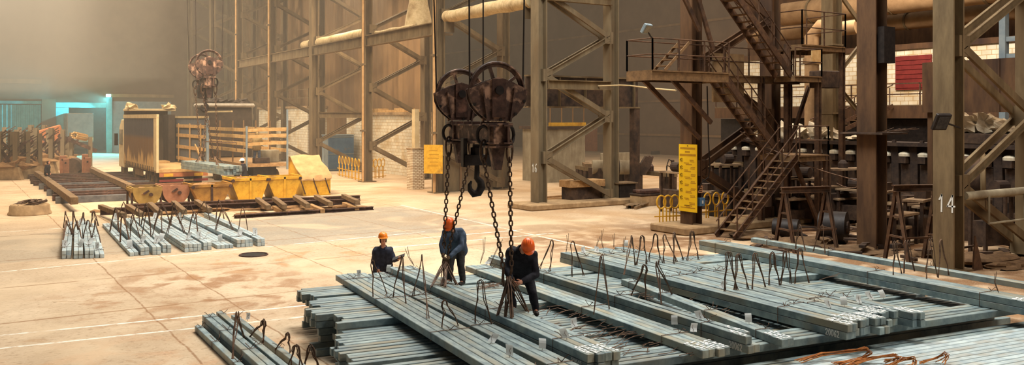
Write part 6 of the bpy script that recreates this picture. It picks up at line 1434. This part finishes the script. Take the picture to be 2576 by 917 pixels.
for (u, v, rx, ry, h) in ((2000, 618, 1.6, 1.0, .35), (1920, 596, 1.2, .8, .3), (2140, 630, 1.2, .6, .2), (2480, 660, 1.4, .7, .35), (2555, 668, 1.2, .6, .25), (2200, 640, 1.0, .4, .12), (2330, 640, .9, .5, .3)):
    c = at(u, v); mb.blob((c.x, c.y, 0), (rx, ry, h * .7), .35, 24, u * .3, -.005)
tag(mb.build('rubble', m_rubble, smooth=True), 'heaps of brown scale and rubble at the foot of the machines', 'rubble', kind='stuff')
mb = MB(); rr = random.Random(3)
for i in range(70):
    u = rr.uniform(1900, 2560); v = rr.uniform(560, 660); p = at(u, v); a = rr.uniform(0, 3); l = rr.uniform(.3, 1.1); mb.box((p.x, p.y, .06 + rr.uniform(0, .25)), (l, rr.uniform(.05, .25), rr.uniform(.04, .12)), a)
tag(mb.build('scrap_debris', m_machine), 'scattered bits of steel scrap on the ground among the machines', 'scrap', kind='stuff')
o = MB().prism([(0, 0), (.5, 0), (.1, 1.0)], .05, (24.75, 13.9, 0)).build('gusset_plate', m_stair); tag(o, 'small triangular plate standing beside the foot of column 14', 'plate')

# tables with tops coloured as lit, beams and conduits filling the machine zone
rr = random.Random(11); m_lit_top = M('lit_top_plate', (138, 112, 86), (176, 148, 116), 4, .9, 0, .2, (90, 70, 54), 1.4)  # pale colour stands in for overhead light on the table tops
for i in range(22):
    X_, Y_ = rr.uniform(27.2, 33.0), rr.uniform(15.2, 30.5)
    if 25 < X_ < 29.6 and 21.5 < Y_ < 26: X_ += 3
    if abs(Y_ - 14.3) < 1 or (abs(X_ - 31.2) < 1.2 and abs(Y_ - 17.6) < 1.2): Y_ += 2.2
    h = rr.choice((.7, 1.1, 1.5, 1.9, 2.3)); L_ = rr.uniform(1.0, 2.4); a = rr.uniform(-.25, .25) + (math.pi / 2 if i % 3 == 0 else 0)
    r = empty('machine_table', (X_, Y_, 0), f'machine table, top coloured as if lit, in the dark zone, {nth(i)} of the scattered tables', 'table', 'machine tables with lit-coloured tops', local=True)
    MB().bb(-L_ / 2, L_ / 2, -.35, .35, h - .08, h).build('table_top', m_lit_top, r)
    for sx in (-1, 1):
        for sy in (-1, 1): MB().bar((sx * (L_ / 2 - .1), sy * .28, 0), (sx * (L_ / 2 - .1), sy * .28, h - .08), .1, .1).build('leg', m_machine, r)
    MB().bb(-L_ / 2 + .12, L_ / 2 - .12, -.25, .25, .25, h * .55).build('gear_case', m_machine, r)
    k = rr.choice((0, 1, 2))
    if k == 0: MB().cyl((-.2, 0, h + .22), (.3, 0, h + .22), .22, 14).build('motor', m_mill, r)
    elif k == 1: MB().lathe([(.2, h), (.2, h + .2), (.12, h + .3), (.05, h + .34)], (0, 0, 0), 12).build('cap', m_mill, r)
    else: MB().bb(-.35, .2, -.2, .2, h, h + .3).build('control_box', m_machine, r)
    r.rotation_euler = (0, 0, a)
for i in (0, 1, 2, 4):
    u0, v0, u1, v1 = ((1862, 330, 1995, 395), (1865, 350, 2160, 455), (2105, 460, 2165, 468), (2242, 310, 2345, 360), (2430, 345, 2576, 330), (2240, 395, 2345, 410))[i]
    a, c = atd(u0, 34.5), atd(u1, 33.5); a.z, c.z = zof(v0, 34.5), zof(v1, 33.5); m = a.lerp(c, .5) - UP * .12
    o = MB().tube([a, a.lerp(m, .5) - UP * .03, m, m.lerp(c, .5) - UP * .03, c], .022, 5).build('hanging_conduit', m_wire, smooth=True); tag(o, ['short sagging conduit by the stair braces', 'long sagging conduit before the mill stands', 'short conduit beside the dark post', 'conduit between the dark post and column 14', 'conduit right of column 14', 'lower conduit between dark post and column 14'][i], 'conduit', 'conduits in the machine zone')
